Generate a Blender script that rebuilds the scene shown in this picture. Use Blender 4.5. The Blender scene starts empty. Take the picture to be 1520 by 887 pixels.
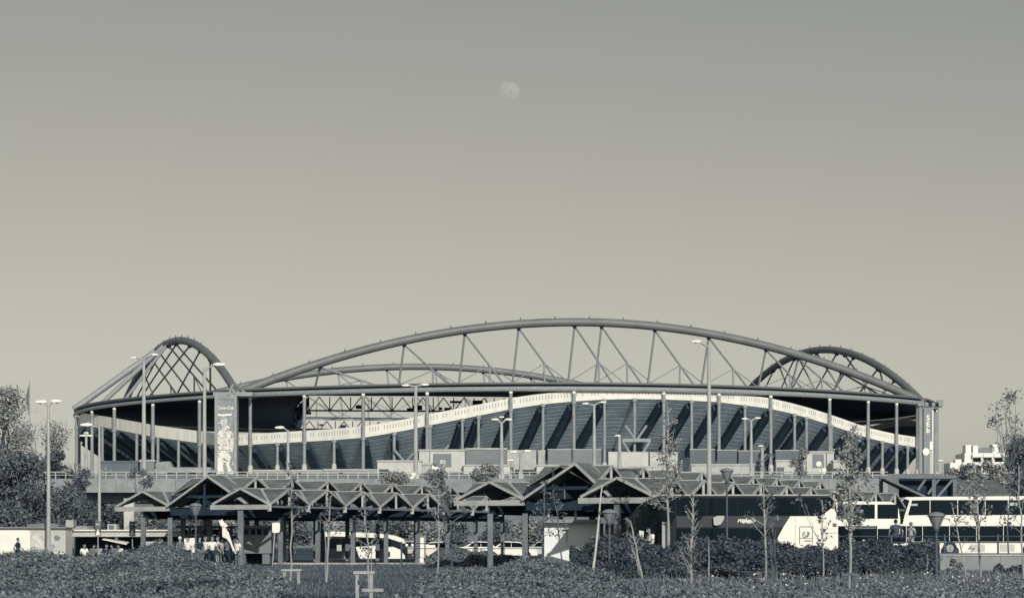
import bpy, bmesh, math, random
import numpy as np
from mathutils import Vector, Matrix
C = bpy.context.scene
COL = C.collection
R = math.radians
rnd = random.Random(7)
rng = np.random.default_rng(11)

# ------------------------------------------------------------------ camera, world, sun
F, CX, HY, CZ = 3400.0, 760.0, 800.0, 1.6     # focal length in photo pixels, horizon row, eye height
cam = bpy.data.cameras.new('camera'); cam_o = bpy.data.objects.new('camera', cam); COL.objects.link(cam_o)
cam.sensor_width = 36; cam.lens = 36*F/1520; cam.shift_y = (HY-443.5)/1520
cam.clip_start = 1; cam.clip_end = 80000
cam_o.location = (0, 0, CZ); cam_o.rotation_euler = (R(90), 0, 0)
C.camera = cam_o
C.view_settings.view_transform = 'Standard'; C.view_settings.look = 'None'
C.view_settings.exposure = 0.0; C.view_settings.gamma = 1.0
SUN_EL, SUN_AZ = 26.0, 165.0
SKY_GAIN, SKY_POW = 0.75, 0.94
w = bpy.data.worlds.new('World'); C.world = w; w.use_nodes = True
nt = w.node_tree; bg = nt.nodes['Background']; bg.inputs[1].default_value = 0.1
sky = nt.nodes.new('ShaderNodeTexSky'); sky.sky_type = 'NISHITA'; sky.sun_disc = False
sky.sun_elevation = R(SUN_EL); sky.sun_rotation = R(SUN_AZ)
bw = nt.nodes.new('ShaderNodeRGBToBW'); nt.links.new(sky.outputs[0], bw.inputs[0])
d1 = nt.nodes.new('ShaderNodeMath'); d1.operation = 'MULTIPLY'; d1.inputs[1].default_value = 0.1
nt.links.new(bw.outputs[0], d1.inputs[0])
pw = nt.nodes.new('ShaderNodeMath'); pw.operation = 'POWER'; pw.inputs[1].default_value = SKY_POW
nt.links.new(d1.outputs[0], pw.inputs[0])
gn = nt.nodes.new('ShaderNodeMath'); gn.operation = 'MULTIPLY'; gn.inputs[1].default_value = 10*SKY_GAIN*0.55**(1-SKY_POW)
nt.links.new(pw.outputs[0], gn.inputs[0])
rp = nt.nodes.new('ShaderNodeValToRGB'); nt.links.new(d1.outputs[0], rp.inputs[0])
e = rp.color_ramp.elements                       # the toning of the print: dark sky blue, bright sky cream
e[0].position = 0.08; e[0].color = (0.85, 1.4, 2.1, 1)
e[1].position = 0.62; e[1].color = (1.015, 1.0, 0.87, 1)
k = e.new(0.27); k.color = (0.98, 1.1, 1.14, 1)
k = e.new(0.40); k.color = (0.965, 1.0, 0.95, 1)
k = e.new(0.51); k.color = (1.0, 1.0, 0.915, 1)
vm = nt.nodes.new('ShaderNodeVectorMath'); vm.operation = 'SCALE'
nt.links.new(rp.outputs[0], vm.inputs[0]); nt.links.new(gn.outputs[0], vm.inputs['Scale'])
nt.links.new(vm.outputs[0], bg.inputs[0])
sl = bpy.data.lights.new('sun', 'SUN'); sl.energy = 3.5; sl.angle = R(0.53); sl.color = (1, 0.965, 0.885)
so = bpy.data.objects.new('sun', sl); COL.objects.link(so)
SUND = Vector((math.sin(R(SUN_AZ))*math.cos(R(SUN_EL)), math.cos(R(SUN_AZ))*math.cos(R(SUN_EL)), math.sin(R(SUN_EL))))
so.rotation_euler = SUND.to_track_quat('Z', 'Y').to_euler()

# ------------------------------------------------------------------ materials
def mono(g):
    """toned print: one reflectance -> its colour (dark = navy, mid = neutral, light = cream)"""
    xs = [0.0, 0.03, 0.07, 0.13, 0.22, 0.45, 0.85]
    ts = [(0.36, 1.0, 2.0), (0.45, 1.0, 1.85), (0.66, 1.0, 1.42), (0.86, 1.0, 1.12), (0.91, 1.0, 1.06), (1.0, 1.0, 0.95), (1.04, 1.0, 0.89)]
    return tuple(g*np.interp(g, xs, [t[i] for t in ts]) for i in range(3))
MATS = {}
def mat(name, g, rough=0.6, noise=0.0, scale=2.0, bump=0.0, metal=0.0, detail=6.0, g2=None, stretch=(1, 1, 1), spec=0.4, tone=None):
    if name in MATS: return MATS[name]
    m = bpy.data.materials.new(name); m.use_nodes = True
    t = m.node_tree; b = t.nodes['Principled BSDF']
    b.inputs['Roughness'].default_value = rough; b.inputs['Metallic'].default_value = metal
    b.inputs['Specular IOR Level'].default_value = spec
    c = tuple(g*t_ for t_ in tone) if tone else mono(g)
    b.inputs['Base Color'].default_value = (*c, 1)
    if noise or bump:
        tc = t.nodes.new('ShaderNodeTexCoord'); mp = t.nodes.new('ShaderNodeMapping'); mp.inputs['Scale'].default_value = stretch
        t.links.new(tc.outputs['Object'], mp.inputs[0])
        n = t.nodes.new('ShaderNodeTexNoise'); n.inputs['Scale'].default_value = scale; n.inputs['Detail'].default_value = detail
        n.inputs['Roughness'].default_value = 0.65
        t.links.new(mp.outputs[0], n.inputs['Vector'])
        if noise:
            r = t.nodes.new('ShaderNodeValToRGB')
            lo, hi = mono(max(g*(1-noise), .002)), mono(g2 if g2 else min(g*(1+noise), .88))
            if tone: lo, hi = tuple(v*(1-noise) for v in c), tuple(v*(1+noise) for v in c)
            r.color_ramp.elements[0].position = .3; r.color_ramp.elements[0].color = (*lo, 1)
            r.color_ramp.elements[1].position = .7; r.color_ramp.elements[1].color = (*hi, 1)
            t.links.new(n.outputs[0], r.inputs[0]); t.links.new(r.outputs[0], b.inputs['Base Color'])
        if bump:
            bn = t.nodes.new('ShaderNodeBump'); bn.inputs['Strength'].default_value = bump; bn.inputs['Distance'].default_value = .05
            t.links.new(n.outputs[0], bn.inputs['Height']); t.links.new(bn.outputs[0], b.inputs['Normal'])
    MATS[name] = m
    return m
M_ARCH = mat('arch paint', .155, .5, .14, .25, tone=(.94, 1, .99))
M_STEEL = mat('grey steel paint', .27, .5, .15, 1.2)
M_COLUMN = mat('column paint', .25, .5, .18, .6)
M_SLEEVE = mat('pale concrete sleeve', .44, .8, .12, 1.5)
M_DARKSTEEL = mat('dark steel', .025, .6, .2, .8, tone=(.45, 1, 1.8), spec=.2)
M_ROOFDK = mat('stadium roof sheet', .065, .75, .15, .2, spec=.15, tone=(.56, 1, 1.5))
M_WHITEBAND = mat('white parapet concrete', .72, .7, .09, .25, stretch=(1, 1, .3))
BANDM = [M_WHITEBAND]+[mat('white parapet concrete %s' % n_, g_, .7, .12, .3, stretch=(1.6, 1.6, .25)) for n_, g_ in (('duller', .66), ('brighter', .75), ('weathered', .69))]
M_SLIT = mat('parapet slot', .30, .8)
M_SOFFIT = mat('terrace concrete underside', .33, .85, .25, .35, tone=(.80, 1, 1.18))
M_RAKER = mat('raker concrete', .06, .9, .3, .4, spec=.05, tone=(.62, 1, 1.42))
M_DARK = mat('dark shade tone', .06, .9, .3, .5, tone=(.66, 1, 1.35))  # shade inside openings and under the stands put into the base colour
M_PODIUM = mat('podium concrete', .16, .9, .25, .15)
M_CONC = mat('viaduct concrete', .27, .85, .25, .5, .2)
M_CONCL = mat('light concrete', .38, .85, .2, .6)
M_WHITE = mat('white paint', .78, .5, .08, .8)
M_CREAM = mat('cream panel', .46, .7, .12, .5)
M_PANEL = mat('grey hoarding', .185, .7, .1, .4)
M_PANELD = mat('dark grey hoarding', .12, .7, .1, .4)
M_TROOF = mat('canopy roof sheet', .14, .7, .42, 1.1, spec=.2, tone=(.92, 1, 1.0))
M_TBEAM = mat('canopy frame paint', .37, .5, .2, 1.5)
M_TUNDER = mat('canopy underside shade', .036, .85, .3, 1.2, spec=.15, tone=(.55, 1, 1.55))  # shade under the canopies put into the base colour
M_TCOL = mat('canopy column concrete', .165, .8, .25, 1.2)
M_ASPH = mat('asphalt', .06, .9, .3, 1.5, .3)
M_PAVE = mat('pavement concrete', .28, .9, .25, .7, .2)
M_KERB = mat('kerb stone', .40, .85, .2, 2)
M_SOIL = mat('meadow soil', .06, .95, .4, 1.2, .4)
M_LAMP = mat('lamp pole paint', .38, .5, .25, 1.0, stretch=(1, 1, .4))
M_LAMPW = mat('lamp head white', .80, .4)
M_LANT = mat('lantern metal', .10, .5)
M_GLASSL = mat('lantern glass', .22, .15, spec=.8)
M_GLASS = mat('dark window glass', .008, .08, spec=.15, tone=(.6, 1, 1.45))
M_GLASS.node_tree.nodes['Principled BSDF'].inputs['Specular Tint'].default_value = (.5, .8, 1, 1)   # blue tinted panes
M_BLACK = mat('black rubber', .02, .7)
M_BUSW = mat('white bus paint', .80, .3, .04, .6)
M_BUSD = mat('dark bus paint', .013, .35, spec=.25, tone=(.7, 1, 1.35))
M_BUSM = mat('mid grey bus paint', .042, .4, spec=.3, tone=(.78, 1, 1.2))
M_CHROME = mat('grey alloy', .3, .35, metal=.4)
M_SKIN = mat('skin', .28, .6)
M_HAIR = mat('dark hair', .02, .6)
M_HAIRL = mat('grey hair', .16, .6)
M_CLW = mat('white cloth', .74, .9, .1, 6)
M_CLG = mat('grey cloth', .14, .9, .2, 6)
M_CLD = mat('dark cloth', .03, .9, .2, 6)
M_CLS = mat('slate cloth', .07, .9, .2, 6)
M_CLM = mat('patterned cloth', .20, .9, .8, 14, g2=.6)
M_BARK = mat('pale bark', .30, .9, .45, 5, .4, stretch=(1, 1, .3))
M_BARKD = mat('grey bark', .12, .9, .4, 5, .4, stretch=(1, 1, .3))
M_BIRCH = mat('white bark', .50, .8, .25, 6, stretch=(1, 1, .25))
M_STAKE = mat('weathered stake timber', .34, .9, .25, 5)
M_TREEFAR = mat('apartment stucco', .70, .8, .1, .3)
def leaf_mat(name, lo, hi, scale):
    m = mat(name, (lo+hi)/2, .5, 0.01, scale, detail=2, spec=.35)
    r = [n for n in m.node_tree.nodes if n.type == 'VALTORGB'][0]
    r.color_ramp.elements[0].color = (*mono(lo), 1); r.color_ramp.elements[1].color = (*mono(hi), 1)
    return m
M_LF = leaf_mat('shrub leaves', .07, .25, 6)
M_LFD = leaf_mat('dark hedge leaves', .03, .13, 3)
M_LFT = leaf_mat('tree leaves', .07, .20, 2)
M_LFL = leaf_mat('pale tree leaves', .14, .40, 2)
M_GRASS = leaf_mat('grass blades', .065, .15, .8)
M_TUFT = leaf_mat('dry tufts', .09, .26, 2)
M_LFCORE = mat('shrub gap shade', .03, .95, .5, 3)  # solid core coloured dark for the shade in the leaf gaps
M_FLOWER = mat('white flowers', .7, .9)

# ------------------------------------------------------------------ mesh helpers
def P(px, py, Y):
    return Vector(((px-CX)/F*Y, Y, CZ-(py-HY)/F*Y))
def X(px, Y): return (px-CX)/F*Y
def Z(py, Y): return CZ-(py-HY)/F*Y
def ccw(p):
    s_ = sum(p[i][0]*p[(i+1) % len(p)][1]-p[(i+1) % len(p)][0]*p[i][1] for i in range(len(p)))
    return p if s_ > 0 else p[::-1]
class MB:
    def __init__(s): s.v, s.f, s.smooth = [], [], False
    def add(s, vs, fs):
        o = len(s.v); s.v += [tuple(v) for v in vs]; s.f += [tuple(i+o for i in f) for f in fs]; return s
    def box(s, x0, x1, y0, y1, z0, z1):
        return s.add([(x0,y0,z0),(x1,y0,z0),(x1,y1,z0),(x0,y1,z0),(x0,y0,z1),(x1,y0,z1),(x1,y1,z1),(x0,y1,z1)],
                     [(0,3,2,1),(4,5,6,7),(0,1,5,4),(1,2,6,5),(2,3,7,6),(3,0,4,7)])
    def beam(s, a, b, wd, ht, up=(0, 0, 1)):
        """rectangular bar from a to b; wd across, ht along up"""
        a, b = Vector(a), Vector(b); d = (b-a).normalized(); u = Vector(up)
        if abs(d.dot(u)) > .98: u = Vector((1, 0, 0))
        r = d.cross(u).normalized(); u = r.cross(d).normalized()
        vs = []
        for p in (a, b):
            for i, j in ((-1,-1),(1,-1),(1,1),(-1,1)): vs.append(p+r*(i*wd/2)+u*(j*ht/2))
        return s.add(vs, [(3,2,1,0),(4,5,6,7),(0,1,5,4),(1,2,6,5),(2,3,7,6),(3,0,4,7)])
    def tube(s, pts, rad, n=8, cap=True):
        pts = [Vector(p) for p in pts]; m = len(pts)
        if not hasattr(rad, '__len__'): rad = [rad]*m
        vs = []; ref = None
        for i, p in enumerate(pts):
            d = (pts[min(i+1, m-1)]-pts[max(i-1, 0)]).normalized()
            if ref is None:
                ref = Vector((1, 0, 0)) if abs(d.x) < .9 else Vector((0, 1, 0))
            r = (ref-d*ref.dot(d)).normalized(); ref = r; u = d.cross(r)
            for k in range(n):
                a = 2*math.pi*k/n; vs.append(p+(r*math.cos(a)+u*math.sin(a))*rad[i])
        fs = []
        for i in range(m-1):
            for k in range(n):
                k2 = (k+1) % n; fs.append((i*n+k, i*n+k2, (i+1)*n+k2, (i+1)*n+k))
        if cap: fs += [tuple(range(n-1, -1, -1)), tuple((m-1)*n+k for k in range(n))]
        return s.add(vs, fs)
    def lathe(s, prof, cx, cy, n=12):
        """prof: (radius, z) bottom to top"""
        vs = []
        for r, z in prof:
            for k in range(n):
                a = 2*math.pi*k/n; vs.append((cx+r*math.cos(a), cy+r*math.sin(a), z))
        fs = []
        for i in range(len(prof)-1):
            for k in range(n):
                k2 = (k+1) % n; fs.append((i*n+k, i*n+k2, (i+1)*n+k2, (i+1)*n+k))
        fs += [tuple(range(n-1, -1, -1)), tuple((len(prof)-1)*n+k for k in range(n))]
        return s.add(vs, fs)
    def prism(s, poly, y0, y1):
        """poly of (x, z) counter-clockwise seen from -Y, extruded along Y"""
        n = len(poly)
        vs = [(x, y0, z) for x, z in poly]+[(x, y1, z) for x, z in poly]
        fs = [tuple(range(n)), tuple(range(2*n-1, n-1, -1))]+[(i, i+n, (i+1) % n+n, (i+1) % n) for i in range(n)]
        return s.add(vs, fs)
    def plate(s, poly3, th):
        """flat polygon of 3D points thickened by th against its normal"""
        p = [Vector(q) for q in poly3]; n = (p[1]-p[0]).cross(p[-1]-p[0]).normalized(); m = len(p)
        vs = p+[q-n*th for q in p]
        return s.add(vs, [tuple(range(m)), tuple(range(2*m-1, m-1, -1))]+[(i, i+m, (i+1) % m+m, (i+1) % m) for i in range(m)])
    def ball(s, c, rx, ry, rz, n=10, m=6):
        vs, fs = [(c[0], c[1], c[2]-rz)], []
        for i in range(1, m):
            t = math.pi*i/m
            for k in range(n):
                a = 2*math.pi*k/n; vs.append((c[0]+rx*math.sin(t)*math.cos(a), c[1]+ry*math.sin(t)*math.sin(a), c[2]-rz*math.cos(t)))
        vs.append((c[0], c[1], c[2]+rz)); L = len(vs)-1
        for k in range(n):
            k2 = (k+1) % n; fs.append((0, 1+k2, 1+k)); fs.append((L, 1+(m-2)*n+k, 1+(m-2)*n+k2))
            for i in range(m-2): fs.append((1+i*n+k, 1+i*n+k2, 1+(i+1)*n+k2, 1+(i+1)*n+k))
        return s.add(vs, fs)
WL = {}
def wloc(o): return WL.get(o.name, Vector((0, 0, 0)))
def link_mesh(name, me, parent=None, loc=None):
    o = bpy.data.objects.new(name, me); COL.objects.link(o)
    if parent is not None: o.parent = parent
    return o
def build(mb, name, m, parent=None, smooth=False, org=None, bevel=0):
    """link the collected world-space geometry as ONE object; its origin sits at org (or at its parent's)"""
    o0 = Vector(org) if org is not None else (wloc(parent) if parent is not None else Vector((0, 0, 0)))
    me = bpy.data.meshes.new(name)
    me.from_pydata([(v[0]-o0.x, v[1]-o0.y, v[2]-o0.z) for v in mb.v], [], mb.f)
    me.materials.append(m)
    if smooth:
        me.polygons.foreach_set('use_smooth', [True]*len(me.polygons))
        try: me.set_sharp_from_angle(angle=R(40))
        except Exception: pass
    o = link_mesh(name, me, parent)
    if parent is None: o.location = o0
    else: o.location = o0-wloc(parent)
    WL[o.name] = o0
    if bevel:
        bv = o.modifiers.new('bevel', 'BEVEL'); bv.width = bevel; bv.segments = 2; bv.limit_method = 'ANGLE'
    return o
def tag(o, label=None, cat=None, group=None, kind=None):
    if label: o['label'] = label
    if cat: o['category'] = cat
    if group: o['group'] = group
    if kind: o['kind'] = kind
    return o
def thing(name, label, cat, loc, group=None):
    o = bpy.data.objects.new(name, None); COL.objects.link(o); o.location = loc; o.empty_display_size = .3
    WL[o.name] = Vector(loc)
    return tag(o, label, cat, group)
def copy_tree(o, loc=None, rz=None, label=None, parent=None, scale=None):
    c = o.copy(); COL.objects.link(c)
    if parent is not None: c.parent = parent
    if loc is not None: c.location = loc
    if rz is not None: c.rotation_euler = (0, 0, rz)
    if scale is not None: c.scale = (scale,)*3
    if label: c['label'] = label
    for ch in list(o.children): copy_tree(ch, parent=c)
    return c
def quads_mesh(name, V, nper, m, parent=None, kind=None, org=(0, 0, 0), smooth=False):
    """V: (N*nper,3) numpy; each nper consecutive verts one face"""
    n = len(V)//nper; me = bpy.data.meshes.new(name)
    V = V-np.array(org)
    me.vertices.add(len(V)); me.vertices.foreach_set('co', V.astype(np.float32).ravel())
    me.loops.add(len(V)); me.loops.foreach_set('vertex_index', np.arange(len(V), dtype=np.int32))
    me.polygons.add(n); me.polygons.foreach_set('loop_start', np.arange(n, dtype=np.int32)*nper)
    me.update(calc_edges=True); me.materials.append(m)
    o = link_mesh(name, me, parent)
    if parent is None: o.location = org
    else: o.location = Vector(org)-wloc(parent)
    WL[o.name] = Vector(org)
    if kind: o['kind'] = kind
    return o
def leaf_verts(c, size, up=0.35, nrm=None):
    """diamond leaves at centres c (N,3) with random facing, biased up (or along nrm)"""
    N = len(c)
    n = rng.normal(size=(N, 3)); n[:, 2] += up*2
    if nrm is not None: n += nrm*1.3
    n /= np.linalg.norm(n, axis=1)[:, None]
    a = rng.normal(size=(N, 3)); a -= n*(a*n).sum(1)[:, None]; a /= np.linalg.norm(a, axis=1)[:, None]
    b = np.cross(n, a)
    s = size*rng.uniform(.65, 1.35, N)[:, None]
    return np.stack([c-a*s*.6, c+b*s*.33-a*s*.05, c+a*s*.6, c-b*s*.33-a*s*.05], 1).reshape(-1, 3)

# ------------------------------------------------------------------ ground
g = MB().box(-1500, 1500, -60, 30000, -1.0, 0.0)
tag(build(g, 'ground', M_SOIL), kind='structure')
g = MB().box(-80, 12, 146, 290, 0.0, 0.05); tag(build(g, 'road', M_ASPH), kind='structure')
for a, b, y0, y1 in ((-80, 3.0, 143.2, 146.0),):
    tag(build(MB().box(a, b, y0, y1, 0.004, 0.12), 'pavement', M_PAVE), kind='structure')
kb = tag(build(MB().box(-80, 3.0, 143.0, 143.196, 0.004, 0.15), 'kerb', M_KERB), kind='structure')
tag(build(MB().box(12.2, 70, 138, 260, 0.0, .5), 'bus_road', M_ASPH), kind='structure')
tag(build(MB().box(16.2, 60, 114.3, 137.9, 0.0, .78), 'terrace', M_PAVE), kind='structure')
tag(build(MB().box(-420, 420, 430, 1000, 0.0, 13.9), 'podium', M_PODIUM), kind='structure')

tag(build(MB().box(-300, 300, 431, 760, 13.904, 13.93), 'bounce_plaza', mat('plaza paving', .42, .9, .15, .3)), kind='structure')  # pale paving added, hidden from view, to bounce light under stands and roof
# ------------------------------------------------------------------ moon
def moon():
    Y = 30000.0; c = P(756, 137, Y); r = 15.7/F*Y
    o = build(MB().ball(tuple(c), r, r, r, 48, 24), 'moon', M_WHITE, org=c, smooth=True)
    m = bpy.data.materials.new('daytime moon'); m.use_nodes = True; t = m.node_tree
    t.nodes.remove(t.nodes['Principled BSDF']); out = t.nodes['Material Output']
    tr = t.nodes.new('ShaderNodeBsdfTransparent'); df = t.nodes.new('ShaderNodeBsdfDiffuse')
    ad = t.nodes.new('ShaderNodeAddShader'); mx = t.nodes.new('ShaderNodeMixShader'); ge = t.nodes.new('ShaderNodeNewGeometry')
    n = t.nodes.new('ShaderNodeTexNoise'); n.inputs['Scale'].default_value = 3.2/r*1.0; n.inputs['Detail'].default_value = 5
    tc = t.nodes.new('ShaderNodeTexCoord'); t.links.new(tc.outputs['Object'], n.inputs['Vector'])
    rr = t.nodes.new('ShaderNodeValToRGB'); rr.color_ramp.elements[0].position = .38; rr.color_ramp.elements[1].position = .62
    rr.color_ramp.elements[0].color = (.025, .025, .023, 1); rr.color_ramp.elements[1].color = (.075, .074, .066, 1)
    t.links.new(n.outputs[0], rr.inputs[0]); t.links.new(rr.outputs[0], df.inputs[0])
    t.links.new(tr.outputs[0], ad.inputs[0]); t.links.new(df.outputs[0], ad.inputs[1])
    t.links.new(ge.outputs['Backfacing'], mx.inputs[0]); t.links.new(ad.outputs[0], mx.inputs[1]); t.links.new(tr.outputs[0], mx.inputs[2])
    t.links.new(mx.outputs[0], out.inputs[0])
    o.data.materials[0] = m
    tag(o, 'faint pale gibbous moon high in the clear sky above the stadium', 'moon')
moon()

# ------------------------------------------------------------------ stadium
ZR = 34.6
NL, NR, FL, FR = Vector((-62.3, 519)), Vector((98.4, 550)), Vector((-114, 660)), Vector((62, 684))
def side(A, B, h):
    d = B-A; out = Vector((d.y, -d.x)).normalized()
    def f(s):
        p = A.lerp(B, s)+out*(4*h*s*(1-s)); return Vector((p.x, p.y, 0))
    return f
S_N = side(NL, NR, 37); S_L = side(FL, NL, 22); S_R = side(NR, FR, 26); S_F = side(FR, FL, 30)
def proj(p): return (CX+F*p.x/p.y, HY-(p.z-CZ)*F/p.y)
def s_at(f, px, lo=0.0, hi=1.0):
    for _ in range(50):
        mid = (lo+hi)/2
        if proj(f(mid))[0] < px: lo = mid
        else: hi = mid
    return (lo+hi)/2
stad = thing('stadium', 'large football stadium with four tubular roof arches and a wavy white parapet', 'stadium', (10, 510, 13.9))
# parapet heights
NB = ([340, 375, 430, 485, 540, 590, 640, 700, 760, 805, 850, 895, 940, 1000, 1065, 1140, 1185, 1230, 1290, 1325, 1362],
      [646, 643.5, 640, 637, 632, 624, 613.5, 602, 590, 583.5, 580, 577.5, 576.5, 577.5, 581, 590, 600, 614, 635, 643, 648.5])
NBH = ([340, 540, 760, 900, 1140, 1362], [15.5, 17, 16.5, 15, 15.5, 15])
LB = ([106, 125, 145, 174, 231, 300, 330], [613, 613, 616, 621, 631, 640, 644])
def rim_n(s):
    p = S_N(s); px, _ = proj(p)
    y = np.interp(px, *NB); h = np.interp(px, *NBH)
    return p, Z(y, p.y), Z(y+h, p.y)
def rim_l(s):
    p = S_L(s); px, _ = proj(p)
    if s < .45: return p, 33.2-6*(max(0, .45-s)/.45)**1.5, 30.4-6*(max(0, .45-s)/.45)**1.5
    y = np.interp(px, *LB); return p, Z(y, p.y), Z(y+np.interp(px, (110, 200, 320), (15, 17, 18)), p.y)
def rim_o(f):
    def r(s):
        z = 25.6+8.2*math.sin(math.pi*s)**1.6; return f(s), z, z-2.5
    return r
rim_r, rim_f = rim_o(S_R), rim_o(S_F)
def normal_in(f, s):
    a, b = f(max(0, s-.01)), f(min(1, s+.01)); d = (b-a).normalized(); return Vector((-d.y, d.x, 0))
# the slope direction of the rakers on the near side, from their lean
LEAN = ([340, 365, 390, 490, 600, 700, 800, 840, 930, 1000, 1110, 1240, 1365], [.8, .74, .6, .34, 0, -.36, -.46, -.52, -.62, -.6, -.62, -.75, -.8])
def rake_dir_n(s):
    p, z0, z1 = rim_n(s); px, py = proj(Vector((p.x, p.y, z1))); want = float(np.interp(px, *LEAN))
    lo, hi = -1.3, 1.3
    for _ in range(40):
        a = (lo+hi)/2; q = Vector((p.x+10*math.sin(a), p.y+10*math.cos(a), z1-6.7)); qx, qy = proj(q)
        if (qx-px)/(qy-py) < want: lo = a
        else: hi = a
    return Vector((math.sin(lo), math.cos(lo), 0))
SL = .67                                      # terrace slope
def parapet(rim, cuts, mt, slots):
    """white parapet panels between successive cut positions, every panel a part with its slots"""
    for a, b in zip(cuts[:-1], cuts[1:]):
        n = max(2, int(abs(b-a)*40)); mb = MB()
        ss = [a+(b-a)*i/n for i in range(n+1)]
        g_ = .0009
        ss[0] += g_; ss[-1] -= g_
        ring = []
        for s_ in ss:
            p, z0, z1 = rim(s_); q = p+normal_in_of[rim](s_)*.45
            ring.append((Vector((p.x, p.y, z0)), Vector((p.x, p.y, z1)), Vector((q.x, q.y, z1)), Vector((q.x, q.y, z0))))
        for r0, r1 in zip(ring[:-1], ring[1:]):
            pass
        vs = [v for r_ in ring for v in r_]; fs = []
        for i in range(n):
            for k_ in range(4): fs.append((i*4+k_, i*4+(k_+1) % 4, (i+1)*4+(k_+1) % 4, (i+1)*4+k_))
        fs += [(3, 2, 1, 0), tuple(n*4+i for i in range(4))]
        mb.add(vs, fs)
        pp = build(mb, 'parapet_panel', rnd.choice(BANDM), stad)
        if slots:
            sb = MB(); L = (rim(b)[0]-rim(a)[0]).length; c = max(3, int(L/.66))
            for i in range(1, c):
                s_ = a+(b-a)*i/c; p, z0, z1 = rim(s_); ou = -normal_in_of[rim](s_); p = p+ou*.012
                if rnd.random() < .12: continue
                t_ = Vector((-ou.y, ou.x, 0))*.085; h0, h1 = z0-(z0-z1)*.2, z0-(z0-z1)*.56
                sb.add([p-t_+Vector((0, 0, h1)), p+t_+Vector((0, 0, h1)), p+t_+Vector((0, 0, h0)), p-t_+Vector((0, 0, h0))], [(0, 1, 2, 3)])
            so_ = build(sb, 'slot_row', M_SLIT, pp); so_['kind'] = 'stuff'
normal_in_of = {rim_n: lambda s: normal_in(S_N, s), rim_l: lambda s: normal_in(S_L, s), rim_r: lambda s: normal_in(S_R, s), rim_f: lambda s: normal_in(S_F, s)}
TALL_N = [373.5, 453.5, 540.5, 635, 758.5, 851.5, 984, 1065.5, 1142, 1229, 1286, 1328, 1359]
SHORT_N = [412.5, 496.5, 585.5, 638.8, 686.5, 710.5, 806, 897, 941.5, 1026, 1105, 1178.5, 1196, 1232.8, 1259, 1308.5, 1346]
TALL_L = [118, 141, 174, 231, 300]
SHORT_L = [152, 203, 234.5, 265]
cn = [s_at(S_N, px) for px in TALL_N]
parapet(rim_n, [s_at(S_N, 352)]+cn, M_WHITEBAND, True)
sil = max((proj(S_L(s))[0], s) for s in [i/200 for i in range(0, 101)])
smin = min(((proj(S_L(i/400))[0], i/400) for i in range(401)))[1]
cl = [s_at(S_L, px, smin, 1) for px in TALL_L]
parapet(rim_l, [max(0, smin-.2), max(0, smin-.05)]+cl+[.985], M_WHITEBAND, False)
parapet(rim_r, [.02, .3, .6, .98], M_WHITEBAND, False)
parapet(rim_f, [.02, .2, .4, .6, .8, .98], M_WHITEBAND, False)
# stepped terrace undersides, one panel per raker bay
def terrace(rim, dirf, cuts, L=17.0, steps=15):
    for a, b in zip(cuts[:-1], cuts[1:]):
        n = 4; ss = [a+(b-a)*i/n for i in range(n+1)]; mb = MB(); prof = []
        for j in range(steps+1):
            d = L*j/steps; st = L/steps; prof.append((d, SL*d))
            if j < steps: prof += [(d+st*.72, SL*(d+st*.72)), (d+st*.72, SL*(d+st*.72)-.5), (d+st, SL*(d+st)-.5)]
        rows = []
        for s_ in ss:
            p, z0, z1 = rim(s_); u = dirf(s_)
            rows.append([Vector((p.x, p.y, z1-.05))+u*(d+.2)-Vector((0, 0, h)) for d, h in prof])
        vs = [v for r_ in rows for v in r_]; m = len(prof); fs = []
        for i in range(n):
            for j in range(m-1): fs.append((i*m+j, i*m+j+1, (i+1)*m+j+1, (i+1)*m+j))
        mb.add(vs, fs)
        top = [r_[0]+Vector((0, 0, 1.2)) for r_ in rows]+[r_[-1]+Vector((0, 0, 1.2)) for r_ in rows]
        mb.add(top, [(i, n+1+i, n+2+i, i+1) for i in range(n)])
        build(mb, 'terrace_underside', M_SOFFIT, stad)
def rakers(rim, dirf, cuts, L=17.0):
    for s_ in cuts:
        p, z0, z1 = rim(s_); u = dirf(s_)
        a = Vector((p.x, p.y, z1-.6))+u*.8-Vector((0, 0, .53)); b = a+u*L-Vector((0, 0, SL*L))
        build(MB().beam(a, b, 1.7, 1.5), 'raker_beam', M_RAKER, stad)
allc = sorted(cn+[s_at(S_N, px) for px in SHORT_N if px not in (638.8, 941.5, 1232.8)])
terrace(rim_n, rake_dir_n, [s_at(S_N, 338)]+allc+[.998])
rakers(rim_n, rake_dir_n, allc)
lc = [max(0, smin-.2), max(0, smin-.1), smin-.02]+sorted(cl+[s_at(S_L, px, smin, 1) for px in SHORT_L])+[.95, .995]
dl = lambda s: normal_in(S_L, s)
terrace(rim_l, dl, lc); rakers(rim_l, dl, lc[1:-1])
terrace(rim_r, lambda s: normal_in(S_R, s), [.02, .25, .5, .75, .98]); terrace(rim_f, lambda s: normal_in(S_F, s), [.02, .25, .5, .75, .98], 24)
# concourse wall behind the columns
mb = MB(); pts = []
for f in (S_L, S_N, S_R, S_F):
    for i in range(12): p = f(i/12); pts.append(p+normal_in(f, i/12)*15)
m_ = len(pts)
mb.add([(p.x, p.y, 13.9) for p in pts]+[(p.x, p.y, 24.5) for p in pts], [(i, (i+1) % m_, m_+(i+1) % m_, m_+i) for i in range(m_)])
build(mb, 'concourse_wall', M_DARK, stad)
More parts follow.
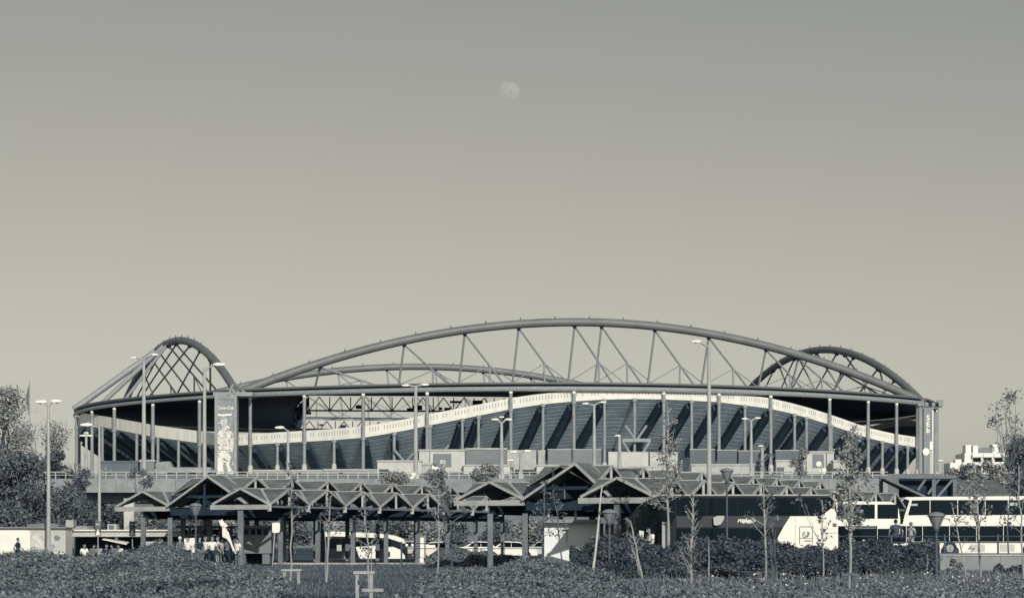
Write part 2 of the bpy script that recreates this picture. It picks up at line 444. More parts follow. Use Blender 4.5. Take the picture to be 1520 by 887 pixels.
# columns
def column(p, ztop, sleeve, tall, r=.46):
    p = p.copy()
    c = build(MB().tube([(p.x, p.y, 13.9), (p.x, p.y, ztop)], r, 10), 'column', M_COLUMN, stad, smooth=True)
    if sleeve:
        build(MB().lathe([(r+.2, 13.9), (r+.2, 17.9), (r+.05, 18.3)], p.x, p.y, 10), 'sleeve', M_SLEEVE, c, smooth=True)
    if tall:
        build(MB().ball((p.x, p.y, ztop), .44, .44, .40), 'column_head', M_WHITE, c, smooth=True)
    return c
def ring_collar(p, z): build(MB().lathe([(.56, z-.3), (.56, z+.3)], p.x, p.y, 10), 'column_collar', M_STEEL, stad, smooth=True)
for px, s_ in zip(TALL_N, cn):
    p, z0, z1 = rim_n(s_); q = p-normal_in(S_N, s_)*.5
    column(q, ZR-1.25, px not in (540.5, ), True, .39); ring_collar(q, z1-.25)
for px in SHORT_N:
    s_ = s_at(S_N, px); p, z0, z1 = rim_n(s_); q = p-normal_in(S_N, s_)*.2
    column(q, z1+.1, True, False, .34); ring_collar(q, z1-.3)
for s_ in cl:
    p, z0, z1 = rim_l(s_); q = p-normal_in(S_L, s_)*.75; column(q, ZR-1.45, False, True, .42); ring_collar(q, z1-.25)
for px in SHORT_L:
    s_ = s_at(S_L, px, smin, 1); p, z0, z1 = rim_l(s_); column(p, z1+.1, False, False, .36)
for s_ in (.02, smin-.12 if smin > .15 else .05): 
    p = S_L(max(s_, 0)); column(p-normal_in(S_L, max(s_, 0))*.7, ZR-1.45, False, True, .5)
for f in (S_R, S_F):
    for i in range(1, 8):
        p = f(i/8); column(p-normal_in(f, i/8)*.75, ZR-1.2, True, True, .5)
# roof ring
mb = MB(); outer, inner = [], []
cen = (NL+NR+FL+FR)/4
for f in (S_L, S_N, S_R, S_F):
    for i in range(24): outer.append(f(i/24))
n_o = len(outer)
iNL, iNR, iFR, iFL = Vector((-48, 541)), Vector((66, 566)), Vector((58, 662)), Vector((-60, 650))
for f, A, B, bul in ((S_L, iFL, iNL, 2), (S_N, iNL, iNR, 5), (S_R, iNR, iFR, 3), (S_F, iFR, iFL, 5)):
    for i in range(24):
        s_ = i/24; t_ = side(A, B, bul)(s_); inner.append(t_)
TH = .9
vs = [(p.x, p.y, ZR+.1) for p in outer]+[(p.x, p.y, ZR+.9) for p in inner]+[(p.x, p.y, ZR+.1+TH) for p in outer]+[(p.x, p.y, ZR+.9+TH) for p in inner]
fs = []
for i in range(n_o):
    j = (i+1) % n_o
    fs += [(i, n_o+i, n_o+j, j), (2*n_o+i, 2*n_o+j, 3*n_o+j, 3*n_o+i), (i, j, 2*n_o+j, 2*n_o+i), (n_o+i, 3*n_o+i, 3*n_o+j, n_o+j)]
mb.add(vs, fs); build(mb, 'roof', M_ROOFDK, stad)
for f, rr_ in ((S_N, (.006, .996)), (S_L, (0, .985)), (S_R, (.01, .99)), (S_F, (.01, .99))):
    pts = []
    for i in range(41):
        s_ = rr_[0]+(rr_[1]-rr_[0])*i/40; p = f(s_)-normal_in(f, s_)*.55; pts.append((p.x, p.y, ZR-.45))
    build(MB().tube(pts, .40 if f is S_L else .56, 8), 'fascia_beam', M_STEEL, stad, smooth=True)
    pts = [(p[0], p[1], ZR+.78) for p in pts]
    build(MB().tube(pts, .28, 6), 'gutter_rail', M_ARCH, stad, smooth=True)
# added pale panels on the far roof's inner edge, standing for sunlit seats
fi = [inner[(72+i) % n_o] for i in range(25)]
for a, b in zip(fi[:-1], fi[1:]):
    d = (b-a)*.004; up_ = Vector((0, 0, 1))
    build(MB().plate([a+d+up_*33.1, a+d+up_*36.0, b-d+up_*36.0, b-d+up_*33.1], .2), 'lit_stand_panel', M_CREAM, stad)
# truss hanging under the inner roof edge
for k0, k1 in ((24, 48), (72, 96), (48, 72), (0, 24)):
    tp = [Vector((inner[i % n_o].x, inner[i % n_o].y, ZR+.6)) for i in range(k0, k1+1)]
    mb = MB()
    lo_ = [p-Vector((0, 0, 3.2)) for p in tp]
    mb.tube(lo_, .22, 6)
    for i in range(len(tp)-1):
        mid = (tp[i]+tp[i+1])/2
        mb.tube([lo_[i], mid], .13, 5); mb.tube([mid, lo_[i+1]], .13, 5); mb.tube([tp[i], lo_[i]], .13, 5)
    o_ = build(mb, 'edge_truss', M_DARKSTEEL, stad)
    # catwalk boxes and loudspeakers on the truss
    mb = MB()
    for i in range(2, len(tp)-2):
        for q_ in range(2):
            if rnd.random() < .35: continue
            p = lo_[i].lerp(lo_[i+1], rnd.random()); a_, h_ = rnd.uniform(.3, 1.5), rnd.uniform(.3, 1.1); zz = rnd.uniform(-.4, 2.6)
            mb.box(p.x-a_, p.x+a_, p.y-.5, p.y+.5, p.z+zz-h_*.5, p.z+zz+h_*.5)
    build(mb, 'loudspeaker_row', M_DARKSTEEL, stad)['kind'] = 'stuff'
# arches
def arch_pt(A, B, t, zf=34.6, zt=52.2):
    p = A.lerp(B, t); return Vector((p.x, p.y, zf+(zt-zf)*4*t*(1-t)))
def arch(A, B, nodes, rad, inw, zf=34.6, zt=52.2, net=False):
    pts = [arch_pt(A, B, i/48, zf, zt) for i in range(49)]
    a = build(MB().tube(pts, rad, 14), 'arch', M_ARCH, stad, smooth=True)
    for i in range(1, 20):                       # little vent caps along the crown
        p = arch_pt(A, B, i/20, zf, zt)
        build(MB().lathe([(.2, p.z+rad*.9), (.16, p.z+rad+.3), (.05, p.z+rad+.62)], p.x, p.y, 6), 'vent_cap', M_ARCH, a)
    d = (B-A).normalized(); d3 = Vector((d.x, d.y, 0)); inn = Vector((inw.x, inw.y, 0))
    L = (B-A).length; prev = None
    foot = lambda t: Vector((*A.lerp(B, t), ZR+1.1))+inn*5
    for i, (t, t2) in enumerate(nodes):
        p = arch_pt(A, B, t, zf, zt)-Vector((0, 0, rad*.9)); q = foot(t)
        if not net: build(MB().tube([p, q], .25, 8), 'hanger', M_STEEL, stad, smooth=True)
        build(MB().lathe([(.35, p.z-.5), (.7, p.z+.3)], p.x, p.y, 8), 'hanger_shoe', M_DARKSTEEL, stad)
        q2 = foot(t2)
        if p.z-ZR < 3: continue
        build(MB().tube([p, q2], .24, 8), 'diagonal', M_STEEL, stad, smooth=True)
        if net and i % 3: continue
        mid = p.lerp(q2, .53); build(MB().tube([mid, Vector((mid.x, mid.y, ZR+1))], .22, 6), 'strut', M_STEEL, stad)
        for sgn in (-1, 1):
            e_ = mid+d3*(sgn*L*.068); build(MB().tube([mid, Vector((e_.x, e_.y, ZR+1))+inn*3], .12, 5), 'tie_rod', M_STEEL, stad)
def tpx(A, B, px):
    lo, hi = 0., 1.
    for _ in range(50):
        m = (lo+hi)/2; p = A.lerp(B, m)
        if CX+F*p.x/p.y < px: lo = m
        else: hi = m
    return lo
inN = (FL-NL).normalized(); inL = (NR-NL).normalized()
nd = [tpx(NL, NR, x) for x in (475, 600, 690, 770, 853, 893, 972, 1052, 1137, 1185, 1249)]
pair = [(nd[i], nd[i+1]) for i in range(4)]+[(nd[4], nd[5]+.04), (nd[5], nd[6]+.005)]+[(nd[i], nd[i]+.083) for i in range(6, 11)]
arch(NL, NR, pair, .98, inN)
gen = [(x, x+.085) for x in (.1, .19, .275, .36, .44, .52, .6, .68, .76, .83, .9)]
arch(FL, FR, gen, .98, -inN)
def net(A, B, lines, inw):
    """crossing tubes below a side arch: (px on the arch, px at the roof)"""
    inn = Vector((inw.x, inw.y, 0))
    for i, (pt_, pb_) in enumerate(lines):
        t1, t2 = tpx(A, B, pt_), tpx(A, B, pb_)
        p = arch_pt(A, B, t1)-Vector((0, 0, .8)); q = Vector((*A.lerp(B, t2), ZR+1.0))+inn*2
        build(MB().tube([p, q], .23, 8), 'diagonal', M_STEEL, stad, smooth=True)
        build(MB().lathe([(.35, p.z-.6), (.8, p.z+.3)], p.x, p.y, 8), 'hanger_shoe', M_DARKSTEEL, stad)
        if i % 3 == 0:
            m_ = p.lerp(q, .6); build(MB().tube([m_, (m_.x, m_.y, ZR+1)], .2, 6), 'strut', M_STEEL, stad)
            d_ = (B-A).normalized()*12; build(MB().tube([m_, (m_.x+d_.x, m_.y+d_.y, ZR+1)], .11, 5), 'tie_rod', M_STEEL, stad)
arch(FL, NL, [], .95, inL); arch(NR, FR, [], .95, -inL)
net(FL, NL, ((250.4, 303), (261, 316), (235.7, 281), (225, 262), (282, 184), (297, 239), (262, 176), (312, 300), (212, 226), (240, 174)), inL)
net(FR, NR, ((1148, 1124), (1179, 1150), (1203, 1164), (1242, 1201), (1267, 1231), (1303, 1271), (1157, 1194), (1212, 1275), (1254, 1315), (1306, 1328), (1185, 1236), (1328, 1310)), -inL)
# raking stays from the left arch out to the roof edge
for px_, tgt, rr in ((234, P(110, 607, 597), .85), (246, P(148, 601, 580), .62), (250, P(180, 600, 574), .4)):
    p = arch_pt(FL, NL, min(((abs(proj(arch_pt(FL, NL, i/300))[0]-px_), i/300) for i in range(60, 200)))[1])
    build(MB().tube([p, tgt], rr, 10), 'raking_stay', M_STEEL, stad, smooth=True)
pa = arch_pt(NL, NR, 0.0)
build(MB().tube([arch_pt(FL, NL, .93), Vector((-60.5, 516.5, 34.8))], .4, 8), 'raking_stay', M_STEEL, stad, smooth=True)
# V braces on the column line
def pxn(px, py, off=1.2):
    s_ = s_at(S_N, px); p = S_N(s_)-normal_in(S_N, s_)*off; return Vector((p.x, p.y, Z(py, p.y)))
for a, b in (((926, 631), (940, 651)), ((957.5, 631), (944, 651)), ((922.5, 655), (939.5, 683)), ((962, 655), (945, 683)), ((588, 667), (602, 684)), ((616, 672), (606, 684)), ((668, 660), (661, 669))):
    build(MB().tube([pxn(*a), pxn(*b)], .3, 8), 'brace', M_COLUMN, stad, smooth=True)
build(MB().beam(pxn(921.5, 653), pxn(963, 653), .6, .75), 'brace_beam', M_COLUMN, stad)
# white stair wall and seats seen through the gap at the far left of the near side
# ------------------------------------------------------------------ corner pylons
def text_obj(body, name, m, parent, loc, size, shear=0.0, ext=.02, rot=(math.pi/2, 0, 0), bold=0.0, width=None):
    cu = bpy.data.curves.new(name, 'FONT'); cu.body = body; cu.size = size; cu.shear = shear; cu.extrude = ext; cu.offset = bold
    cu.align_x = 'CENTER'; cu.align_y = 'CENTER'; cu.resolution_u = 3
    o = bpy.data.objects.new('temporary_text', cu); COL.objects.link(o)
    dg = bpy.context.evaluated_depsgraph_get(); me = bpy.data.meshes.new_from_object(o.evaluated_get(dg)); me.name = name
    bpy.data.objects.remove(o); bpy.data.curves.remove(cu)
    co = [v.co for v in me.vertices]; wd = max(c.x for c in co)-min(c.x for c in co)
    if width: me.transform(Matrix.Diagonal((width/wd, width/wd, 1, 1)))
    me.transform(Matrix.Rotation(rot[0], 4, 'X')); me.materials.clear(); me.materials.append(m)
    o = link_mesh(name, me, parent); o.location = Vector(loc)-wloc(parent)
    return o
def pylon_left():
    Y = 511.0; x0, x1 = X(319.5, Y), X(351, Y); z0, z1 = 13.9, Z(589, Y)
    t = thing('poster_pylon', 'tall corner pylon carrying a poster of a player in light kit under soft drink lettering', 'pylon', ((x0+x1)/2, Y+2, z0))
    build(MB().box(x0, x1, Y, Y+4, z0, z1), 'pylon_shaft', M_COLUMN, t)
    for a in (x0-.1, x1-.55):
        build(MB().box(a, a+.65, Y-.35, Y-.003, z0, z1+.3), 'frame_post', M_STEEL, t)
    build(MB().box(x0+.55, x1-.55, Y-.3, Y-.003, z1-.5, z1+.3), 'frame_header', M_COLUMN, t)
    sh = build(MB().box(x0+.55, x1-.55, Y-.12, Y-.003, z0, z1-.503), 'poster_sheet', mat('poster grey', .24, .6, .3, .5), t)
    yk = Y-.14
    def q(px, py): return (X(px, Y), Z(py, Y))
    def flat(poly, name, m, y=yk):
        build(MB().prism(ccw([q(*p) for p in poly]), y, y+.001 if name == 'printed_mark' else y+.015), name, m, sh)
    text_obj('Coca-Cola', 'lettering', M_WHITE, sh, (X(334.5, Y), yk, Z(605, Y)), 2.2, .35, .01, bold=.03, width=3.9)
    flat([(322, 614.2), (331, 614.6), (344, 613.6), (344, 616), (331, 617.2), (322, 616.4)], 'lettering_swash', M_WHITE)
    KW = mat('poster kit', .56, .7, .28, .9)
    SK = mat('poster skin', .48, .7, .2, 1.0)
    flat([(328, 619), (333, 617.6), (337, 619.5), (338, 625), (336, 631), (332, 633), (328.5, 630), (327, 624)], 'printed_head', SK)
    flat([(326.5, 619.5), (331, 617.2), (337, 618.6), (338, 622), (333, 621), (327.6, 624)], 'printed_hair', mat('poster hair', .33, .8), yk-.02)
    flat([(330, 632), (336, 632), (338, 637), (345, 640), (347.3, 648), (347, 660), (345, 672), (342, 670), (341, 655), (340.5, 667), (323.5, 668), (323, 650), (322, 645), (325, 639), (330, 637)], 'printed_shirt', KW)
    flat([(323.5, 668.4), (340.5, 667.4), (342, 680), (340, 690), (346.5, 700), (347, 705), (340, 705), (336, 690), (334, 678), (331.5, 680), (331, 692), (333, 705), (322, 705), (323, 690)], 'printed_legs', mat('poster shorts', .66, .7, .12, 1))
    for px, py, w_, h_ in ((329, 651, 2.2, .5), (335, 649, 2, .6), (332, 660, 5, .6), (331, 668, 16, .5), (325.5, 676, .6, 6), (333.5, 655, 3, .5), (342, 628, 1.2, 1.6), (343, 624, .5, 2)):
        flat([(px-w_/2, py-h_/2), (px+w_/2, py-h_/2), (px+w_/2, py+h_/2), (px-w_/2, py+h_/2)], 'printed_mark', M_PANELD if px < 341 else M_CREAM, yk-.03)
    r2 = random.Random(5); fm = (M_PANEL, M_CONCL, M_CREAM, M_WHITE, mat('poster mid grey', .29, .7))
    for i_ in range(64):                                   # folds, creases and half tones of the print
        py = r2.uniform(620, 703); px = r2.uniform(323, 346); ln, wd_ = r2.uniform(1.2, 4.5), r2.uniform(.5, 1.5); a = r2.choice((r2.gauss(1.5, .4), r2.gauss(.5, .5), r2.gauss(2.6, .4)))
        dx, dy = math.cos(a)*ln, math.sin(a)*ln; nx, ny = -math.sin(a)*wd_, math.cos(a)*wd_; j_ = lambda: r2.uniform(.4, 1.1)
        q4 = [(px-dx, py-dy), (px-dx*.2+nx*j_(), py-dy*.2+ny*j_()), (px+dx*.6+nx*j_(), py+dy*.6+ny*j_()), (px+dx, py+dy), (px+dx*.3-nx*j_(), py+dy*.3-ny*j_())]
        q4 = [(min(347.5, max(321.5, u_)), min(705, v_)) for u_, v_ in q4]
        flat(q4, 'printed_mark', r2.choice(fm), yk-.05-.0016*i_)
    # bearing blocks on top of the pylon where the two arches land
    build(MB().box(x0-.6, x1+3.5, Y+1, Y+9, z1+.305, z1+1.2), 'arch_bearing', M_STEEL, t)
    build(MB().beam(P(339, 586, Y+1), P(346, 570, Y+1), .5, .5), 'arch_strut', M_COLUMN, t)
    build(MB().beam(P(349, 584, Y+1), P(345, 577, Y+1), .5, .5), 'arch_strut', M_STEEL, t)
pylon_left()
def pylon_right():
    Y = 546.0; x0, x1 = X(1362.5, Y), X(1389, Y); z0, z1 = 13.9, Z(602, Y)
    t = thing('lettered_pylon', 'grey corner pylon with stacked white letters and a round white emblem', 'pylon', ((x0+x1)/2, Y+2, z0))
    build(MB().box(X(1371, Y), X(1383.5, Y), Y, Y+4, z0, z1), 'pylon_shaft', mat('pylon grey', .22, .7, .1, .3), t)
    build(MB().tube([(X(1367, Y), Y+1, z0), (X(1367, Y), Y+1, z1)], .72, 12), 'pylon_pipe', M_COLUMN, t, smooth=True)
    build(MB().box(X(1383.7, Y), X(1386, Y), Y-.2, Y+3, z0, z1), 'pylon_edge', M_WHITE, t)
    for i, (c, py) in enumerate((('S', 620), ('E', 629.5), ('b', 638.5))):
        text_obj(c, 'letter', M_WHITE, t, (X(1377.5, Y), Y-.02, Z(py, Y)), 1.7, 0, .01, bold=.04)
    mb = MB(); pts = [(X(1374.5+5*math.cos(a), Y), Z(670+5.4*math.sin(a), Y)) for a in [2*math.pi*k_/20 for k_ in range(20)]]
    build(MB().prism(pts[::-1] if False else [(x, z) for x, z in pts][::-1], Y-.1, Y-.01), 'emblem', M_WHITE, t)
    build(MB().box(X(1380, Y), X(1383.5, Y), Y-.15, Y-.01, Z(667, Y), Z(655, Y)), 'sign_strip', M_WHITE, t)
    build(MB().box(X(1380, Y), X(1383, Y), Y-.15, Y-.01, Z(704, Y), Z(668, Y)), 'sign_strip', M_CREAM, t)
    build(MB().box(x0, x1-.3, Y-.2, Y+4.2, z1+.003, z1+.6), 'pylon_cap', M_COLUMN, t)
pylon_right()
# ------------------------------------------------------------------ viaduct and the things standing before the stadium
def viaduct():
    Y = 300.0
    t = thing('viaduct', 'grey concrete road viaduct with a pale pipe railing running behind the bus station', 'viaduct', (-20, Y, 0))
    x0, x1 = X(-180, Y), X(1318, Y)
    build(MB().box(x0, x1, Y+.45, Y+13, 8.1, 9.4), 'deck_slab', M_CONC, t)
    n = 34
    for i in range(n):                                     # edge fascia units with open joints
        a = x0+(x1-x0)*i/n; b = x0+(x1-x0)*(i+1)/n
        build(MB().box(a+.02, b-.02, Y, Y+.447, 7.75, 9.55), 'fascia_unit', M_CONC, t)
    build(MB().box(x0, x1, Y+3, Y+10, 6.4, 8.097), 'box_girder', M_PODIUM, t)
    for px in (-60, 130, 320, 560, 800, 1040, 1280):
        x = X(px, Y); build(MB().box(x-.9, x+.9, Y+4.5, Y+8.5, 0, 6.397), 'pier', M_PODIUM, t)
    for z in (10.42, 10.02):
        build(MB().tube([(x0, Y+.2, z), (x1, Y+.2, z)], .065 if z > 10.2 else .045, 6), 'handrail', M_CREAM, t)
    for i in range(100):
        x = x0+(x1-x0)*(i+.5)/100; build(MB().box(x-.05, x+.05, Y+.13, Y+.27, 9.553, 10.4), 'railing_post', M_CREAM, t)
viaduct()
# booths, boxes and hoardings on the podium: (px0, px1, y top, y base, Y, material, name, label, openings)
HB = [
 (560, 626, 685, 706, 448, M_CREAM, 'ticket_booth', 'low cream ticket booth with one dark opening at its left end', [(563, 577, 696, 706, M_DARK)]),
 (622, 637, 669, 699, 449.5, M_CREAM, 'gate_pillar', 'narrow cream gate pillar beside the low booth', []),
 (638, 690, 669, 700, 452, M_CREAM, 'entrance_booth', 'cream entrance booth with large grey door panel between pale posts', [(643, 670, 673, 699, M_PANEL)]),
 (626, 640, 690, 722, 440, M_CONCL, 'ventilation_block', 'pale tapering ventilation block in front of the entrance booth', [(626, 639, 702, 706, M_DARK)]),
 (655, 684, 700, 724, 441, M_PANEL, 'service_cabinet', 'grey service cabinet with white frame under the entrance booth', [(672, 683, 702, 706, M_DARK)]),
 (691, 752, 667, 691, 455, M_PANEL, 'long_hoarding', 'long plain grey hoarding right of the entrance booth', []),
 (688, 764, 691.5, 707, 450, M_CREAM, 'ticket_hall', 'cream low hall with a square dark window below the long grey hoarding', [(736, 744, 692.5, 705, M_PANELD)]),
 (752.5, 796, 668.5, 697, 456, M_CONCL, 'screen_panel', 'light grey screen panel behind the double headed lamp', []),
 (798.5, 809.5, 668.5, 694, 457, M_CONCL, 'screen_panel', 'narrow light grey screen panel beside a dark gap', []),
 (813, 848.3, 667, 691, 455, M_PANEL, 'screen_panel', 'broad grey screen panel left of the portal gable peak', []),
 (850.5, 892.5, 667, 691, 455, M_PANEL, 'screen_panel', 'broad grey screen panel directly above the highest canopy gable', []),
 (903, 962.5, 671, 693, 455, M_CREAM, 'screen_panel', 'cream screen panel crossed by the shadows of the white braces', []),
 (964.5, 1006, 671.5, 692, 456, M_CREAM, 'screen_panel', 'cream screen panel partly behind the tall leafy sapling', []),
 (1024, 1061.5, 667, 689, 455, M_PANELD, 'screen_panel', 'dark grey screen panel behind the tallest lamp pole', []),
 (1064.5, 1094, 668, 690, 455, M_PANELD, 'screen_panel', 'dark grey screen panel right of the tallest lamp pole', []),
 (1096, 1131, 669, 690, 455, M_PANELD, 'screen_panel', 'dark grey screen panel behind the slim double headed lamp', []),
 (1151, 1190, 668.5, 684, 455, M_PANELD, 'screen_panel', 'dark grey screen panel above the cream hall on the right', []),
 (1152, 1196, 684.5, 706, 452, M_CREAM, 'ticket_hall', 'cream hall with a dark doorway under the right hand dark screen', [(1153, 1164, 693, 706, M_PANELD)]),
 (1197, 1226, 671.5, 700, 453, M_CREAM, 'entrance_booth', 'cream entrance booth with tall grey door panel beside the paired columns', [(1206, 1223, 673.5, 694, M_PANEL)]),
 (1227, 1238, 672, 692, 454, M_CREAM, 'gate_pillar', 'narrow cream gate pillar right of the tall grey door panel', []),
 (1237, 1262, 685, 706, 450, M_CREAM, 'ticket_booth', 'low cream ticket booth with two dark openings near the right trees', [(1237, 1243, 695, 699, M_DARK), (1245, 1251, 695, 699, M_DARK)]),
 (148, 205, 686, 708, 456, M_PANELD, 'long_hoarding', 'dark grey hoarding under the left end of the stadium', []),
 (207.5, 229, 684.5, 708, 455, M_PANEL, 'site_cabin', 'grey square site cabin beside the leaning panel at left', []),
 (246, 313, 693, 700, 452, M_CONC, 'concrete_canopy', 'flat grey concrete canopy slab left of the poster pylon', []),
 (256, 281, 700.3, 710, 453, M_CONCL, 'ventilation_block', 'squat pale block under the flat concrete canopy slab', []),
 (300, 318, 700.3, 710, 454, M_DARK, 'doorway_shade_block', 'solid dark block painted as a shaded doorway under the right end of the canopy slab', []),  # dark block carries the doorway shade as its colour
 (1026, 1120, 690.5, 697, 451, M_CONCL, 'low_wall', 'pale low wall under the row of dark grey screens', []),
 (796.5, 893, 691.5, 697.5, 452, M_CREAM, 'low_wall', 'cream low wall under the two broad grey screens', []),
 (903, 1006, 693.5, 698, 452, M_CREAM, 'low_wall', 'cream low wall under the brace shadowed screens', []),
 (765, 806, 697.3, 704, 458, M_PANEL, 'low_wall', 'grey low wall with a dark hatch right of the double headed lamp', [(790, 804, 697.5, 703, M_DARK)]),
 (376, 480, 699, 712, 470, M_CONC, 'low_wall', 'grey low wall behind the first stadium columns right of the poster pylon', [(392, 397, 702, 712, M_DARK), (440, 447, 700, 711, M_DARK)]),
 (480, 560, 698, 712, 470, M_CONC, 'low_wall', 'grey low wall with dark slots left of the low cream booth', [(503, 509, 700, 711, M_DARK)]),
]
for px0, px1, y0, y1, Y, m, nm, lab, ops in HB:
    x0, x1, z1 = X(px0, Y), X(px1, Y), Z(y0, Y); z0 = 13.9
    t = thing(nm, lab, {'screen_panel': 'screen', 'long_hoarding': 'hoarding', 'low_wall': 'wall', 'gate_pillar': 'pillar', 'concrete_canopy': 'canopy', 'site_cabin': 'cabin', 'service_cabinet': 'cabinet', 'ventilation_block': 'vent', 'doorway_shade_block': 'doorway'}.get(nm, 'booth'), ((x0+x1)/2, Y+1.5, z0),
              'screens and booths in front of the stadium')
    if nm == 'concrete_canopy':
        build(MB().box(x0, x1, Y, Y+4, Z(y1, Y), z1), 'slab', m, t)
        for a in (x0+1, x1-1.4): build(MB().box(a, a+.5, Y+1.5, Y+2, z0, Z(y1, Y)-.003), 'support', m, t)
        continue
    dp = .35 if nm == 'screen_panel' else 3.0
    zb = max(z0, Z(y1, Y)) if nm in ('screen_panel',) else z0
    build(MB().box(x0, x1, Y, Y+dp, zb, z1), 'wall', m, t, bevel=.08)
    if nm == 'screen_panel':
        for a in (x0+.5, x1-.7): build(MB().box(a, a+.2, Y+.4, Y+.6, z0, z1-.4), 'support', M_DARKSTEEL, t)
        build(MB().box(x0-.04, x1+.04, Y-.03, Y+dp+.03, z1+.003, z1+.14), 'cap_rail', M_CREAM, t)
    else: build(MB().box(x0-.12, x1+.12, Y-.15, Y+dp+.1, z1+.003, z1+.35), 'roof_slab', M_CONCL if m is not M_PANELD else M_PANELD, t)
    for a, b, c, d, om in ops:
        build(MB().box(X(a, Y), X(b, Y), Y-.06, Y-.003, max(z0+.01, Z(d, Y)), Z(c, Y)), 'opening' if om is M_DARK else 'door_panel', om, t)  # flat dark plates carry the shade inside the openings
# leaning slab beside the site cabin
t = build(MB().prism([(X(229, 455), 13.9), (X(256, 455), 13.9), (X(258, 455), Z(698, 455)), (X(251, 455), Z(684, 455)), (X(231, 455), Z(685.5, 455))], 455.2, 458), 'leaning_panel', M_CONC)
tag(t, 'broken topped pale concrete panel next to the site cabin', 'panel')

# ------------------------------------------------------------------ street lamps
def lamp(px, yb, yt, Y, heads, lab, r=.10, group='street lamps round the station', zb=None, flower=False):
    """heads: (px of head centre, py, half length in px)"""
    zb = Z(yb, Y) if zb is None else zb
    x = X(px, Y); zt = Z(yt, Y)
    t = thing('street_lamp', lab, 'street lamp', (x, Y, zb), group)
    build(MB().tube([(x, Y, zb), (x, Y, zb+(zt-zb)*.35), (x, Y, zt)], [r*1.25, r*1.1, r*.72], 8), 'pole', M_LAMP, t, smooth=True)
    build(MB().lathe([(r*2, zb), (r*2, zb+.9), (r*1.3, zb+1.0)], x, Y, 8), 'base_sleeve', M_LAMP, t)
    for hx, hy, hl in heads:
        c = P(hx, hy, Y); d = 1 if hx > px else -1; L = hl/F*Y
        if abs(hx-px) > 2:
            build(MB().tube([(x, Y, zt-.12), (x+(c.x-x)*.5, Y, max(zt, c.z)-.1), (c.x-d*L*.8, Y, c.z-.02)], r*.5, 6), 'arm', M_LAMP, t)
        s_ = L*.36
        mb = MB().add([(c.x-d*L, Y-s_*.5, c.z-.1*L), (c.x-d*L, Y+s_*.5, c.z-.1*L), (c.x-d*L*.4, Y+s_, c.z-.30*L), (c.x+d*L*.9, Y+s_*.7, c.z-.2*L), (c.x+d*L*.9, Y-s_*.7, c.z-.2*L), (c.x-d*L*.4, Y-s_, c.z-.30*L),
                       (c.x-d*L, Y-s_*.5, c.z+.14*L), (c.x-d*L, Y+s_*.5, c.z+.14*L), (c.x-d*L*.3, Y+s_*.9, c.z+.36*L), (c.x+d*L, Y+s_*.6, c.z+.12*L), (c.x+d*L, Y-s_*.6, c.z+.12*L), (c.x-d*L*.3, Y-s_*.9, c.z+.36*L)],
                      [(0, 1, 2, 3, 4, 5), (11, 10, 9, 8, 7, 6), (0, 6, 7, 1), (1, 7, 8, 2), (2, 8, 9, 3), (3, 9, 10, 4), (4, 10, 11, 5), (5, 11, 6, 0)])
        h = build(mb, 'lamp_head', M_LAMPW, t, bevel=.05)
        build(MB().lathe([(.02, c.z-.42*L), (s_*.75, c.z-.3*L), (s_*.8, c.z-.2*L)], c.x+d*L*.1, Y, 8), 'lamp_lens', M_GLASSL, h)
lamp(72, 818, 599, 150, [(61, 596, 9), (83.5, 595, 9)], 'double headed pale street lamp at far left in front of the leafy tree', .12, zb=.05)
lamp(147.5, 775, 632, 200, [(128, 630, 9)], 'single armed pale street lamp in front of the left end of the stadium', .13, zb=.05)
lamp(128, 708, 640, 312, [(123, 646, 5), (133, 646, 5), (128, 642, 4)], 'short white lamp with a cluster of small heads on the viaduct at left', .2, zb=9.4)
lamp(213.5, 708, 532, 306, [(198, 530.5, 4.5), (230, 526, 5.5)], 'tall double headed lamp crossing the left stadium wing', .26, zb=9.4)
lamp(303.5, 830, 546, 152, [(325.5, 540.5, 9)], 'tall thick lamp with one head left of the poster pylon', .14, zb=.05)
lamp(427.5, 712, 638, 306, [(415, 634, 7)], 'lamp with one broad white head beside the second stadium column', .2, zb=9.4)
lamp(617, 712, 572, 306, [(602, 571.5, 6), (631, 570.5, 6)], 'tall double headed lamp reaching the roof edge near the stadium centre', .26, zb=9.4)
lamp(744.5, 718, 627, 306, [(734.5, 622, 5.5), (755, 622, 5.5), (744.5, 618.5, 4)], 'white lamp with three spreading heads in front of the stadium', .24, zb=9.4)
lamp(773, 718, 671, 306, [(762.5, 670, 5.5), (783, 668.5, 5.5)], 'short double headed lamp in front of the light grey screen', .22, zb=9.4)
lamp(760, 718, 685, 310, [(757.5, 682.5, 5)], 'short lamp with a flat white cap left of the double headed one', .26, zb=9.4)
lamp(882, 712, 600, 306, [(869, 598.5, 5), (895, 596.5, 5)], 'double headed lamp under the peak of the white parapet', .22, zb=9.4)
lamp(919.5, 712, 648, 306, [(917, 646, 4.5)], 'short single headed lamp left of the crossed white braces', .26, zb=9.4)
lamp(1052.5, 800, 512, 112, [(1033.5, 506.5, 7.5)], 'tallest lamp with one white head in front of the right part of the stadium', .11, zb=.0)
lamp(1115, 712, 623, 306, [(1105, 621, 4.5), (1125, 620, 4.5)], 'slim double headed lamp in front of the right stadium columns', .2, zb=9.4)
lamp(1131, 712, 664, 306, [(1129, 661.5, 4)], 'small single headed lamp right of the slim double lamp', .2, zb=9.4)
lamp(1400, 735, 686, 320, [(1396, 683, 4)], 'small far lamp in the gap right of the stadium', .12, zb=0.0)
